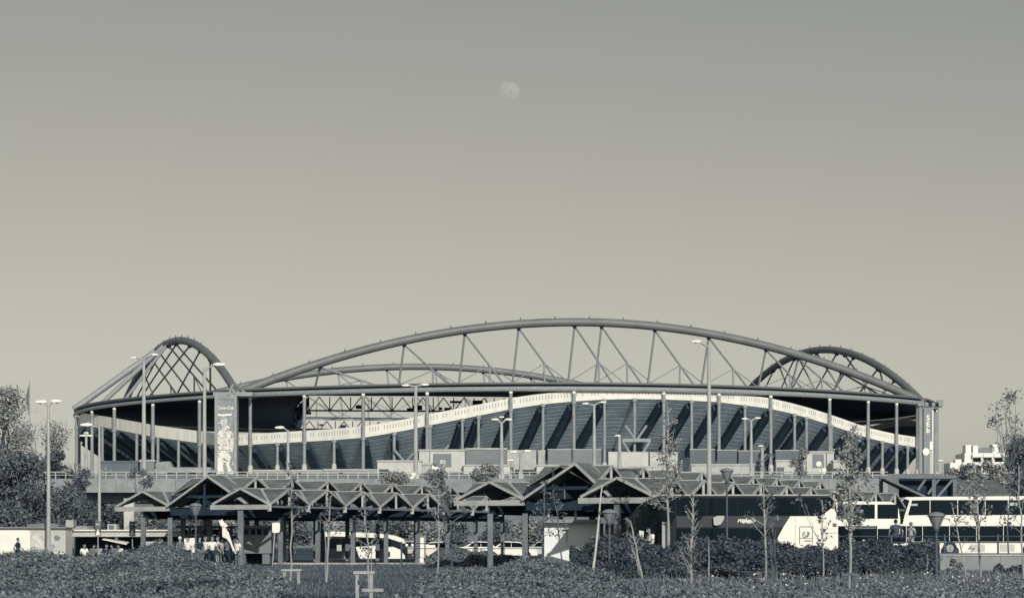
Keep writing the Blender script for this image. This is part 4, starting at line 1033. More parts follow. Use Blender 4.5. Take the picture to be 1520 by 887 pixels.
totem_white()
def white_hall():
    Y = 118.3; t = thing('white_hall', 'white walled hall under the tall portal crossed by roof shadows', 'hall', (X(850, Y), Y+2, 0))
    build(MB().box(X(808, Y), X(888.5, Y), Y, Y+4, 0, Z(775.5, Y)), 'wall', mat('hall white', .78, .7, .06, .6, tone=(.97, 1, .99)), t)
    build(MB().box(X(806, Y), X(891, Y), Y-.5, Y+4.3, Z(775.4, Y), Z(770.5, Y)), 'roof_slab', M_CONC, t)
    panel(t, rect(841, 842, 782, 806), Y, 'downpipe', M_CONC, .06, .05)
    for i, a in enumerate((891, 899, 907)): build(MB().box(X(a, Y), X(a+5, Y), Y+.3, Y+.5, 0, Z(776, Y)), 'louvre_post', M_TCOL, t)
    for y_ in (790, 803): build(MB().box(X(890, Y), X(913, Y), Y+.53, Y+.6, Z(y_+1.5, Y), Z(y_, Y)), 'louvre_rail', M_TCOL, t)
    for px in (813, 853): build(MB().box(X(px, Y), X(px+3.2, Y), Y+.2, Y+.5, Z(770.3, Y), Z(758, Y)), 'roof_pipe', M_CREAM, t)
white_hall()
# white leaning boards / banner by the group of people
t = build(MB().prism(ccw(pol([(273.5, 798.5), (290, 797.5), (290.5, 821), (272.5, 821)], 132.2)), 132.2, 132.26), 'white_board', mat('board white', .76, .8, .06, 2))
tag(t, 'square white board standing among the waiting people', 'board')
t = thing('banner_frame', 'drooping white cloth banner hung from a slanting pole beside the kiosk', 'banner', (X(340, 130.3), 130.3, .05))
build(MB().tube([P(329, 770, 130.3), P(350, 821, 130.3)], .035, 6), 'pole', M_LAMPW, t)
build(MB().prism(ccw(pol([(330, 780), (334.5, 783), (339.5, 789), (343, 800), (348, 816), (346.5, 818), (342, 806), (337, 799), (330.5, 796)], 130.3)), 130.2, 130.26), 'cloth', M_CLW, t)
build(MB().prism(ccw(pol([(325, 771), (331, 772), (339, 780), (333, 783), (327, 779)], 130.3)), 130.2, 130.26), 'cloth', M_CLW, t)
def fence(x0, x1, Y, zg, zs, step, lab, m=M_DARKSTEEL, r=.035):
    t = thing('rail_fence', lab, 'fence', ((x0+x1)/2, Y, zg))
    for z in zs: build(MB().tube([(x0, Y, z), (x1, Y, z)], r, 6), 'rail', m, t)
    n = max(1, int((x1-x0)/step))
    for i in range(n+1):
        x = x0+(x1-x0)*i/n; build(MB().box(x-.045, x+.045, Y-.1, Y-.04, zg, max(zs)+.1), 'fence_post', m, t)
FG = mat('fence paint', .055, .5)
fence(X(1165, 118), X(1560, 118), 118, .0, [Z(795.5, 118), Z(804.5, 118)], 2.3, 'dark two rail pipe fence in front of the white buses', FG)
fence(X(596, 124), X(895, 124), 124, .0, [Z(806, 124), Z(813.5, 124)], 2.2, 'thin two rail pipe fence in front of the middle columns', FG, .022)
t = thing('retaining_wall', 'low pale concrete retaining wall at the right edge', 'wall', (X(1470, 114), 114, 0))
x0 = X(1395, 114); 
for i in range(5):
    a = x0+i*3.0; build(MB().box(a+.008, a+2.992, 113.9, 114.25, -.2, .78), 'wall_panel', M_CONC, t)
    build(MB().box(a+.004, a+2.996, 113.86, 114.27, .783, .86), 'coping', M_CONCL, t)
build(MB().box(X(1392, 112), X(1394.5, 112), 112, 112.25, 0, .8), 'wall_end', M_CONC, t)
# pairs of short pale bollard posts by the coach
for px, yt, lab in ((985, 774, 'pale square bollard post left of the dark coach door'), (992, 773, 'taller grey bollard post beside the pale one')):
    t = build(MB().box(X(px-2.6, 107), X(px+2.6, 107), 107, 107.16, 0, Z(yt, 107)), 'bollard', M_CONCL if px < 990 else M_TCOL, bevel=.03); tag(t, lab, 'bollard')

# ------------------------------------------------------------------ apartments at the right
def flats():
    Y = 760.0; t = thing('apartment_block', 'white apartment block with stacked balconies beyond the right trees', 'building', (X(1470, Y), Y+8, 0))
    x0, x1 = X(1432, Y), X(1545, Y)
    build(MB().box(x0, x1, Y, Y+16, 0, Z(672, Y)), 'wall', M_TREEFAR, t)
    build(MB().box(X(1411, Y), X(1431.5, Y), Y+1, Y+14, 0, Z(686, Y)), 'wall', M_TREEFAR, t)
    build(MB().box(X(1420, Y), X(1429, Y), Y+2, Y+6, Z(686, Y)+.003, Z(681, Y)), 'roof_hut', M_WHITE, t)
    build(MB().prism(ccw(pol([(1436, 672), (1446, 666), (1462, 663), (1478, 664), (1484, 672)], Y)), Y+1, Y+14), 'curved_roof', M_PANEL, t)
    for a, b, c in ((1434, 1442, 660), (1445, 1452, 661), (1474, 1482, 659), (1500, 1520, 664)): build(MB().box(X(a, Y), X(b, Y), Y+.5, Y+6, Z(672, Y)+.003, Z(c, Y)), 'roof_hut', M_WHITE, t)
    for fl in range(6):
        y_ = 673+fl*12.5
        xs = [1412, 1428, 1442, 1458, 1474, 1490, 1506, 1522, 1538]
        for i, (a, b) in enumerate(zip(xs[:-1], xs[1:])):
            if fl == 0 and i < 2: continue
            if fl == 1 and i == 0: continue
            bl = build(MB().box(X(a+.6, Y), X(b-.6, Y), Y-1.6, Y-.003, Z(y_+5.2, Y), Z(y_, Y)), 'balcony', M_WHITE, t)
            wn = build(MB().box(X(a+2.5, Y), X(b-3, Y), Y-.1, Y-.005, Z(y_+12, Y), Z(y_+6.3, Y)), 'window', M_GLASS, t)
            build(MB().box(X(b-2.6, Y), X(b-.8, Y), Y-1.2, Y-.004, Z(y_+12.4, Y), Z(y_+5.5, Y)), 'balcony_pier', M_WHITE, t)
flats()
# ------------------------------------------------------------------ vegetation
def fnoise(x, y, seed, scale):
    """smooth lumpy noise in -1..1 from a few rotated sines"""
    r = np.random.default_rng(seed); o = np.zeros_like(x)
    for i in range(9):
        a = r.uniform(0, 6.28); f = scale*r.uniform(.6, 3.2); o += np.sin((x*np.cos(a)+y*np.sin(a))*f+r.uniform(0, 6.28))
    return o/4.0
def mound(nm, px0, px1, table, Yf, Yb, zf, n, size, m, seed, amp=.16, sc=1.1, kind='stuff', label=None, cat=None, core=M_LFCORE, tail=.8, up=.35):
    tx, ty = table
    def zs(px, Y):
        x = (px-CX)/F*Y; zb = CZ-(np.interp(px, tx, ty)-HY)/F*Yb
        f = np.clip((Y-Yf)/(Yb-Yf), 0, 1.0)
        z = zf+(zb-zf)*f**tail
        back = np.clip((Y-Yb)/3.0, 0, 1); z = z*(1-back)**.5
        return np.maximum(x*0+.02, z+amp*fnoise(x, Y*.6, seed, sc)*np.clip(z*1.6, 0, 1)), x
    gx, gy = np.meshgrid(np.linspace(px0, px1, 90), np.linspace(Yf-2, Yb+3, 60))
    z, x = zs(gx, gy); z = np.maximum(z-.16, -.05)
    vs = np.stack([x, gy, z], -1).reshape(-1, 3); w_ = 90
    fs = [(j*w_+i, j*w_+i+1, (j+1)*w_+i+1, (j+1)*w_+i) for j in range(59) for i in range(w_-1)]
    px = rng.uniform(px0, px1, n); Y = Yf-2+(Yb+3-(Yf-2))*rng.uniform(0, 1, n)
    z, x = zs(px, Y); keep = z > .06; px, Y, z, x = px[keep], Y[keep], z[keep], x[keep]
    z = z+.09*fnoise(x, Y*.8, seed+50, 4.2)
    z = z-rng.exponential(.075, len(z))+.05+.16*rng.uniform(0, 1, len(z))**5
    pt_ = fnoise(x, Y*.7, seed+90, .8) > .62+.25*rng.normal(size=len(x))
    call = np.stack([x, Y, z], 1); c = call[~pt_] if m is M_LF else call
    o = quads_mesh(nm, leaf_verts(c, size, up), 4, m, kind=kind, org=(float(x.mean()), float(Y.mean()), 0))
    if kind is None: tag(o, label, cat)
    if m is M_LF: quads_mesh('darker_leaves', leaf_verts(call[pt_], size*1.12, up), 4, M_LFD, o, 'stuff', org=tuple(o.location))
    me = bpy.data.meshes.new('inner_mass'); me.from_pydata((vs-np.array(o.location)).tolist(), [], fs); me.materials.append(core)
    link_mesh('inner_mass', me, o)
    return o
L_T = ([-200, 0, 60, 130, 200, 235, 265, 300, 345, 400, 440, 480, 510], [824, 827, 825, 828, 817, 817, 829, 836, 842, 852, 864, 880, 895])
R_T = ([545, 580, 620, 680, 740, 790, 830, 870, 910, 950, 990, 1020], [893, 876, 862, 849, 842, 837, 840, 848, 857, 868, 880, 893])
mound('ground_cover', -160, 505, L_T, 52, 88, .12, 120000, .088, M_LF, 3, .19, 1.1)
mound('ground_cover', 552, 1012, R_T, 52, 84, .12, 95000, .086, M_LF, 5, .19, 1.1)
mound('ground_cover', 955, 1660, ([955, 990, 1100, 1200, 1300, 1400, 1660], [880, 868, 866, 872, 866, 868, 862]), 50, 74, .08, 60000, .085, M_TUFT, 9, .14, 1.8)
mound('ground_cover', 1230, 1660, ([1230, 1300, 1400, 1500, 1660], [858, 862, 858, 856, 856]), 76, 98, .08, 26000, .10, M_LF, 13, .16, 1.5)
mound('hedge', 846, 1242, ([846, 870, 930, 1000, 1060, 1120, 1180, 1242], [818, 809, 806, 810, 807, 812, 817, 820]), 92, 101, .25, 60000, .11, M_LFD, 17, .34, 1.7, None, 'long dark hedge in front of the dark coach', 'hedge', tail=.35)
mound('hedge', 1240, 1394, ([1240, 1275, 1310, 1345, 1394], [816, 808, 812, 815, 808]), 101, 110, .3, 30000, .11, M_LFD, 19, .32, 1.9, None, 'dark hedge below the seated man and beside the retaining wall', 'hedge', tail=.35)
mound('hedge', 632, 772, ([632, 660, 700, 730, 772], [832, 824, 820, 823, 831]), 130, 137, .1, 12000, .12, M_LF, 23, .22, 2.2, None, 'low dark bushes round the feet of the middle columns', 'hedge', tail=.4)
def blades(nm, n, px0, px1, Y0, Y1, h0, h1, wd, m, seed):
    r = np.random.default_rng(seed)
    Y = np.sqrt(r.uniform(Y0**2, Y1**2, n)); x = (r.uniform(px0, px1, n)-CX)/F*Y
    cl_ = fnoise(x, Y, seed, .9); keep = r.uniform(-1.2, 1, n) < cl_+.9
    x, Y = x[keep], Y[keep]; k_ = len(x)
    h = r.uniform(h0, h1, k_)*(1+.45*fnoise(x, Y, seed+1, .5)); a = r.uniform(0, math.pi, k_); dx, dy = np.cos(a)*wd, np.sin(a)*wd
    lx, ly = r.normal(0, .35, k_)*h, r.normal(0, .35, k_)*h
    V = np.stack([np.stack([x-dx, Y-dy, x*0], 1), np.stack([x+dx, Y+dy, x*0], 1), np.stack([x+lx, Y+ly, h], 1)], 1).reshape(-1, 3)
    return quads_mesh(nm, V, 3, m, kind='stuff', org=(0, 100, 0))
blades('grass', 120000, -150, 1650, 64, 143, .07, .16, .018, M_GRASS, 31)
blades('tall_grass', 7000, 930, 1640, 62, 104, .15, .42, .014, M_TUFT, 33)
c = np.stack([rng.uniform(6, 20, 260), rng.uniform(64, 80, 260), rng.uniform(.25, .5, 260)], 1)
quads_mesh('wild_flowers', leaf_verts(c, .07, .8), 4, M_FLOWER, kind='stuff', org=(12, 70, 0))

def clusters(cl_, n, squash=.85, hollow=.45):
    """leaf centres and outward directions in a union of clumps (x, y, z, r)"""
    A = np.array(cl_); p = A[:, 3]**2; p /= p.sum(); k_ = rng.choice(len(A), n, p=p)
    d = rng.normal(size=(n, 3)); d /= np.linalg.norm(d, axis=1)[:, None]
    rr_ = rng.uniform(hollow, 1.0, n)**.7*(1+.18*rng.normal(size=n))
    off = d*(A[k_, 3]*rr_)[:, None]; off[:, 2] *= squash
    return A[k_, :3]+off, d
def tree(nm, lab, cat, base, trunk, limbs, cl_, n, size, lm, bark, tr, grp=None, hollow=.45, squash=.85, up=.3):
    t = thing(nm, lab, cat, base, grp)
    mb = MB(); k_ = len(trunk)
    mb.tube(trunk, [tr*(1-.55*i/max(1, k_-1)) for i in range(k_)], 7)
    build(mb, 'trunk', bark, t, smooth=True)
    if limbs:
        mb = MB()
        for l_, r_ in limbs: mb.tube(l_, [r_*(1-.7*i/max(1, len(l_)-1)) for i in range(len(l_))], 5)
        build(mb, 'limbs', bark, t, smooth=True)
    if n:
        if nm == 'young_tree': n = int(n*.78)
        c_, d_ = clusters(cl_, n, squash, hollow)
        quads_mesh('crown', leaf_verts(c_, size, up, d_), 4, lm, t, org=base)
    return t
def wob(a, b, n, j):
    a, b = Vector(a), Vector(b); L = (b-a).length
    return [a.lerp(b, i/n)+Vector((rnd.gauss(0, j), rnd.gauss(0, j), rnd.gauss(0, j*.4)))*L*(0 if i in (0,) else 1) for i in range(n+1)]
def bushy(px, Y, ytop, wpx, ybot, lab, n=3200, size=None, lm=M_LFT, z0=.0, grp='trees behind the station', nm='tree', nclump=11, cat='tree', hollow=.4, bark=M_BARKD, tk=1.0):
    x, zt, zb, wd = X(px, Y), Z(ytop, Y), Z(ybot, Y), wpx/F*Y
    base = (x, Y, z0); size = size or 4.2/F*Y
    H = zt-zb; cl_, limbs = [], []
    fork = Vector((x, Y, z0+max(.25, (zb-z0)*.8+H*.15)))
    for i in range(nclump):
        u_ = rnd.uniform(.1, .95); sp = math.sin(math.pi*min(.9, max(.18, u_)))**.7
        cx_, cy_ = x+rnd.uniform(-1, 1)*wd*.42*sp, Y+rnd.uniform(-1, 1)*wd*.35*sp
        r_ = wd*rnd.uniform(.16, .27)
        cz_ = min(zb+H*u_, zt-r_*.8); cl_.append((cx_, cy_, cz_, r_))
        limbs.append((wob(fork, (cx_, cy_, cz_), 4, .05), .02*H*.5*tk+.015*tk))
    return tree(nm, lab, cat, base, wob((x, Y, z0-.05), fork, 3, .02), limbs, cl_, n, size, lm, bark, (.03*H*.6+.03)*tk, grp, hollow)
# left: tall tree group, airy branches, darker masses
bushy(6, 168, 572, 88, 700, 'tall bushy tree at the far left edge with a pale leafy top', 5600, .18, M_LFL, nclump=26, hollow=.25)
bushy(-52, 172, 560, 100, 720, 'broad tree leaning in from outside the left edge', 4500, .22, M_LFT, nclump=20)
bushy(62, 164, 622, 82, 672, 'airy pale branched tree reaching right from the far left trees', 1500, .15, M_LFL, nclump=16, hollow=.2)
bushy(26, 155, 672, 110, 800, 'dark dense tree under the far left leafy one', 11000, .19, M_LFT, nclump=26)
bushy(90, 400, 668, 36, 720, 'round dark tree at the left foot of the stadium', 4000, .5, M_LFD, z0=0, nclump=14)
bushy(70, 420, 684, 34, 720, 'low dark tree behind the furled flag pole', 2500, .5, M_LFD, nclump=10)
bushy(125, 186, 688, 36, 775, 'slender leafy tree in front of the viaduct at left', 2600, .17, M_LFT, nclump=16)
bushy(206, 196, 692, 40, 732, 'thin topped sapling rising past the viaduct railing', 700, .15, M_LFT, nclump=9, hollow=.2)
bushy(86, 232, 726, 90, 800, 'broad shrub under the viaduct left of the snack bar cabinet', 6000, .24, M_LFT, nclump=18)
bushy(160, 238, 738, 80, 800, 'shrub in the shade under the viaduct above the snack bar', 5000, .24, M_LFD, nclump=16)
bushy(10, 225, 720, 90, 800, 'dense shrub under the viaduct at far left', 5000, .25, M_LFD, nclump=18)
for i, (px, yt, wp, lab) in enumerate((
    (222, 752, 46, 'round bush right of the white totem'), (258, 748, 44, 'bush seen under the far left portal gable'), (300, 756, 46, 'bush behind the thick lamp pole'),
    (345, 764, 50, 'bush behind the roof of the grey kiosk'), (388, 766, 44, 'bush above the right end of the grey kiosk'), (438, 764, 52, 'pale bush right of the bus stop sign'),
    (492, 770, 50, 'bush behind the white roof of the city bus'), (540, 766, 50, 'bush above the middle of the city bus'), (588, 768, 50, 'bush above the nose of the city bus'),
    (636, 768, 48, 'bush behind the white signal totem'), (682, 770, 50, 'bush behind the slim foreground sapling'), (738, 770, 50, 'bush behind the big front column'), (785, 772, 44, 'bush left of the white walled hall'))):
    bushy(px, 225+(i % 3)*12, yt, wp+12, 815, lab, 3000, .24, M_LFT if i % 3 else M_LFL, nclump=13)
bushy(722, 292, 688, 38, 722, 'pale bush above the small portal gable near the centre', 2600, .24, M_LFL, z0=0, nclump=12, grp='bushes before the stadium')
bushy(590, 292, 698, 42, 722, 'pale low bush under the low cream booth', 2200, .24, M_LFL, nclump=11, grp='bushes before the stadium')
bushy(648, 292, 696, 34, 722, 'pale scrubby bush under the entrance booth', 1900, .22, M_LFL, nclump=10, grp='bushes before the stadium')
bushy(805, 292, 702, 60, 722, 'low pale bush left of the tallest portal gable', 1900, .22, M_LFL, nclump=10, grp='bushes before the stadium')
bushy(1131, 440, 668, 16, 705, 'small dark conifer like tree beside the right hand screens', 900, .3, M_LFD, z0=13.9, nclump=9, grp='bushes before the stadium')
bushy(1188, 300, 664, 34, 706, 'small loose tree in front of the cream hall at right', 1100, .26, M_LFL, z0=9.4, nclump=11, grp='bushes before the stadium', hollow=.2)
# right: trees before the apartments
for px, yt, wp, yb, n, lm, lab in (
    (1414, 694, 40, 745, 2600, M_LFL, 'pale tree at the left corner of the apartments'), (1445, 688, 58, 745, 4200, M_LFT, 'leafy tree in front of the apartment balconies'),
    (1478, 680, 52, 745, 3600, M_LFL, 'pale tree covering the middle of the apartments'), (1512, 640, 60, 745, 5200, M_LFT, 'dense tree at the right edge'), (1548, 650, 60, 745, 3000, M_LFT, 'tree just beyond the right edge')):
    bushy(px, 236, yt, wp, yb, lab, n, .24, lm, z0=.4, nclump=18, grp='trees at the right', hollow=.3)
bushy(1497, 120, 572, 62, 690, 'tall sparse poplar with single leaves against the sky at right', 520, .13, M_LFT, z0=.78, nclump=22, grp='trees at the right', hollow=.05, bark=M_BARKD, tk=.4)
def yucca(px, py, Y, rpx, lab, z0):
    c = P(px, py, Y); t = thing('spiky_palm', lab, 'palm', (c.x, Y, z0), 'spiky palms by the viaduct')
    build(MB().tube([(c.x, Y, z0), (c.x, Y, c.z)], .16, 7), 'trunk', M_BARKD, t)
    r_ = rpx/F*Y
    for k_ in range(26):
        a, el = rnd.uniform(0, 6.28), rnd.uniform(.05, 1.45); d = Vector((math.cos(a)*math.cos(el), math.sin(a)*math.cos(el), math.sin(el)))*r_*rnd.uniform(.75, 1.1)
        s_ = Vector((-math.sin(a), math.cos(a), 0))*r_*.035
        o_ = Vector((c.x, Y, c.z)); m_ = o_+d*.55+Vector((0, 0, .04*r_)); e_ = o_+d-Vector((0, 0, .10*r_))
        build(MB().add([o_-s_*.6, o_+s_*.6, m_+s_, e_, m_-s_], [(0, 1, 2, 3, 4)]), 'frond', M_LFL, t)
yucca(112, 705, 296, 27, 'spiky palm above the viaduct railing left of the stadium', 0)
yucca(52, 706, 290, 24, 'spiky palm beside the flag pole', 0)
yucca(158, 706, 305, 17, 'small spiky palm in front of the dark hoarding', 9.4)
# saplings on the green
def sapling(px, yb, pxt, yt, lab, lean=0, nb=16, spread=.5, n=350, lf=None, bark=M_BARK, lm=M_LFT, start=.4, tr=None, blobs=None, up=.9, Y=None, stems=1):
    Y = Y or CZ*F/(yb-HY); x = X(px, Y); top = P(pxt, yt, Y); base = Vector((x, Y, 0)); H = top.z
    tr = tr or .022+.004*H
    trunk = wob(base, top, 7, .006); limbs, cl_ = [], []
    for s_ in range(stems-1):
        e_ = top+Vector((rnd.uniform(-.3, .3)*H*.35, rnd.uniform(-.2, .2), -rnd.uniform(.1, .4)*H)); limbs.append((wob(trunk[0]+Vector((0, 0, .02)), e_, 6, .012), tr*.8))
    for i in range(nb):
        f_ = start+(1-start)*(i+rnd.random())/nb; k_ = f_*7; j = min(6, int(k_)); o_ = trunk[j].lerp(trunk[j+1], k_-j)
        a = rnd.uniform(0, 6.28); ln = H*spread*(1.08-f_)*rnd.uniform(.45, 1.0)+.15
        d = Vector((math.cos(a), math.sin(a)*.8, up*rnd.uniform(.6, 1.4))).normalized()
        e_ = o_+d*ln; limbs.append((wob(o_, e_, 3, .05), tr*.36))
        e2 = o_.lerp(e_, .55)+Vector((rnd.uniform(-1, 1), rnd.uniform(-1, 1), rnd.uniform(.2, 1)))*ln*.35; limbs.append(([o_.lerp(e_, .55), e2], tr*.2))
        cl_.append((e_.x, e_.y, e_.z, ln*.28+.06)); cl_.append((o_.lerp(e_, .6).x, o_.lerp(e_, .6).y, o_.lerp(e_, .6).z, ln*.25+.05))
    for bx, by, br in blobs or ():
        q = P(bx, by, Y); cl_ += [(q.x+rnd.gauss(0, .5)*br/F*Y, q.y+rnd.uniform(-.3, .3), q.z+rnd.gauss(0, .5)*br/F*Y, br/F*Y*rnd.uniform(.35, .75)) for _ in range(4)]; 
        limbs.append((wob(trunk[3], q, 3, .04), tr*.4))
    return tree('young_tree', lab, 'sapling', tuple(base), trunk, limbs, cl_, n, lf or 4.2/F*Y, lm, bark, tr, 'young trees on the green', hollow=.05, squash=1.0)
sapling(431, 862, 432, 690, 'thin young tree with few leaves inside the left stake frame', n=260, start=.45, spread=.22)
sapling(484, 864, 490, 735, 'two stemmed pale young tree left of the city bus', n=120, start=.45, spread=.35, stems=2, nb=12, tr=.05)
sapling(548, 878, 541, 730, 'thin twiggy young tree standing in the tall stake frame', n=170, start=.3, spread=.3, nb=18)
sapling(551, 874, 552, 800, 'low bare shoot beside the tall stake frame', n=60, start=.3, spread=.4, nb=8, tr=.02)
sapling(649, 858, 652, 690, 'young tree with drooping leafy branches in front of the pale bushes', n=560, start=.5, spread=.3, up=.25, blobs=((632, 740, 9), (668, 746, 9), (680, 752, 8), (640, 758, 8), (660, 735, 7), (690, 760, 7)))
sapling(805, 860, 808, 715, 'twisted grey young tree left of the white walled hall', n=200, start=.35, spread=.26, nb=18, tr=.05, bark=M_BARKD)
sapling(838, 862, 822, 728, 'thin dark young tree in front of the white walled hall', n=160, start=.4, spread=.22, bark=M_BARKD)
sapling(879, 863, 893, 722, 'leaning white birch stem with almost no branches', n=14, start=.7, spread=.08, nb=3, bark=M_BIRCH, tr=.052)
sapling(954, 862, 936, 772, 'pale young tree forked into a wide Y before the seated couple', n=110, start=.3, spread=.42, nb=10, stems=3, tr=.05)
sapling(990, 852, 992, 596, 'tall young tree with a dense leafy middle left of the tallest lamp', n=1500, start=.35, spread=.18, nb=32, tr=.06, lf=.11, lm=M_LFL, blobs=((985, 690, 20), (1000, 676, 16), (978, 708, 18), (998, 712, 20), (1010, 692, 12), (996, 650, 12), (1000, 622, 9), (972, 728, 14), (1012, 735, 12), (990, 742, 14), (960, 745, 10)))
sapling(1026, 876, 1029, 738, 'bare upright young tree with many fine twigs', n=150, start=.12, spread=.30, nb=34, tr=.05, up=1.6)
sapling(1052.5, 864, 1052, 800, 'slim pale stem tied inside a low stake frame', n=60, start=.6, spread=.25, nb=6, tr=.035)
sapling(1137, 862, 1133, 660, 'tall bare young tree in front of the white lettering of the coach', n=240, start=.3, spread=.22, nb=20, tr=.045)
sapling(1150, 874, 1146, 770, 'clump of bare grey stems by the white coach rear', n=50, start=.3, spread=.22, nb=8, stems=4, tr=.04, bark=M_BARKD)
sapling(1222, 862, 1220, 742, 'slim young tree in front of the white coach rear panel', n=260, start=.3, spread=.2, nb=14, blobs=((1190, 745, 12), (1183, 735, 10)))
sapling(1259, 884, 1262, 636, 'dense leafy young tree tied between two stakes before the buses', n=2600, start=.35, spread=.15, nb=30, tr=.045, lf=.08, lm=M_LFL, blobs=((1262, 650, 12), (1252, 672, 14), (1274, 684, 18), (1258, 702, 20), (1284, 708, 16), (1266, 728, 24), (1245, 735, 16), (1288, 736, 14), (1270, 755, 22), (1252, 762, 16), (1278, 770, 16), (1262, 690, 16)))
sapling(1455, 868, 1448, 690, 'leafy young tree with a pale trunk before the white bus', lm=M_LFL, n=620, start=.45, spread=.26, nb=22, tr=.05, blobs=((1440, 705, 14), (1460, 715, 14), (1448, 735, 12), (1432, 725, 10)))
sapling(1438, 872, 1412, 745, 'thin leaning bare young tree by the retaining wall', n=70, start=.3, spread=.24, nb=10, tr=.03)
sapling(1520, 870, 1512, 690, 'slim leafy young tree at the right edge', n=420, start=.4, spread=.26, nb=16)
sapling(1375, 866, 1378, 800, 'small leafy shoot in the grass by the post lantern', n=240, start=.1, spread=.4, nb=10, tr=.015)
# low shrubs at the wall
for px, lab in ((1416, 'loose shrub left of the middle of the retaining wall'), (1483, 'round shrub in front of the retaining wall'), (1501, 'small round shrub near the right end of the wall'), (1517, 'round shrub at the right end of the retaining wall')):
    bushy(px, 108, 836 if px > 1420 else 826, 22, 852, lab, 700, .10, M_LFD if px > 1420 else M_TUFT, nm='shrub', cat='shrub', grp='shrubs by the retaining wall', nclump=7, hollow=.2)
# stake frames round the saplings
def guard(px0, px1, yt, yb, lab, low=None, m=M_BARKD):
    Y = CZ*F/(yb-HY)-.5; x0, x1, zt = X(px0, Y), X(px1, Y), Z(yt, Y)
    t = thing('stake_frame', lab, 'tree stakes', ((x0+x1)/2, Y, 0), 'tree stake frames on the green')
    for x in (x0, x1):
        build(MB().tube([(x, Y, -.1), (x, Y, zt)], .035, 7), 'stake', m, t)
        build(MB().tube([(x, Y+.55, -.1), (x, Y+.55, zt)], .035, 7), 'stake', m, t)
    for dy in (-.02, .57): build(MB().beam((x0-.08, Y+dy, zt), (x1+.08, Y+dy, zt), .07, .07), 'cross_rail', m, t)
    for x in (x0, x1): build(MB().beam((x, Y-.02, zt+.003), (x, Y+.6, zt+.003), .06, .06), 'cross_rail', m, t)
    if low: build(MB().beam((x0+.15, Y-.04, Z(low, Y)), (x1+.35, Y-.04, Z(low, Y)), .06, .08), 'cross_rail', m, t)
guard(421, 442, 845.5, 866, 'stake frame round the thin tree on the left lawn', m=M_STAKE)
guard(529, 550, 849, 888, 'tall stake frame in the middle of the lawn', 875, M_STAKE)
guard(946, 963, 860, 878, 'weathered stake frame under the forked young tree')
guard(1046, 1063, 857, 876, 'low stake frame below the tallest lamp')
guard(1018, 1034, 874, 892, 'pale stake frame at the foot of the bare upright tree')
guard(1215, 1231, 857, 874, 'small stake frame under the slim tree by the coach rear')
guard(1253, 1269, 852, 886, 'pair of tall stakes round the dense leafy young tree')
guard(1128, 1150, 871, 884, 'low flat topped stake frame among the tufts')

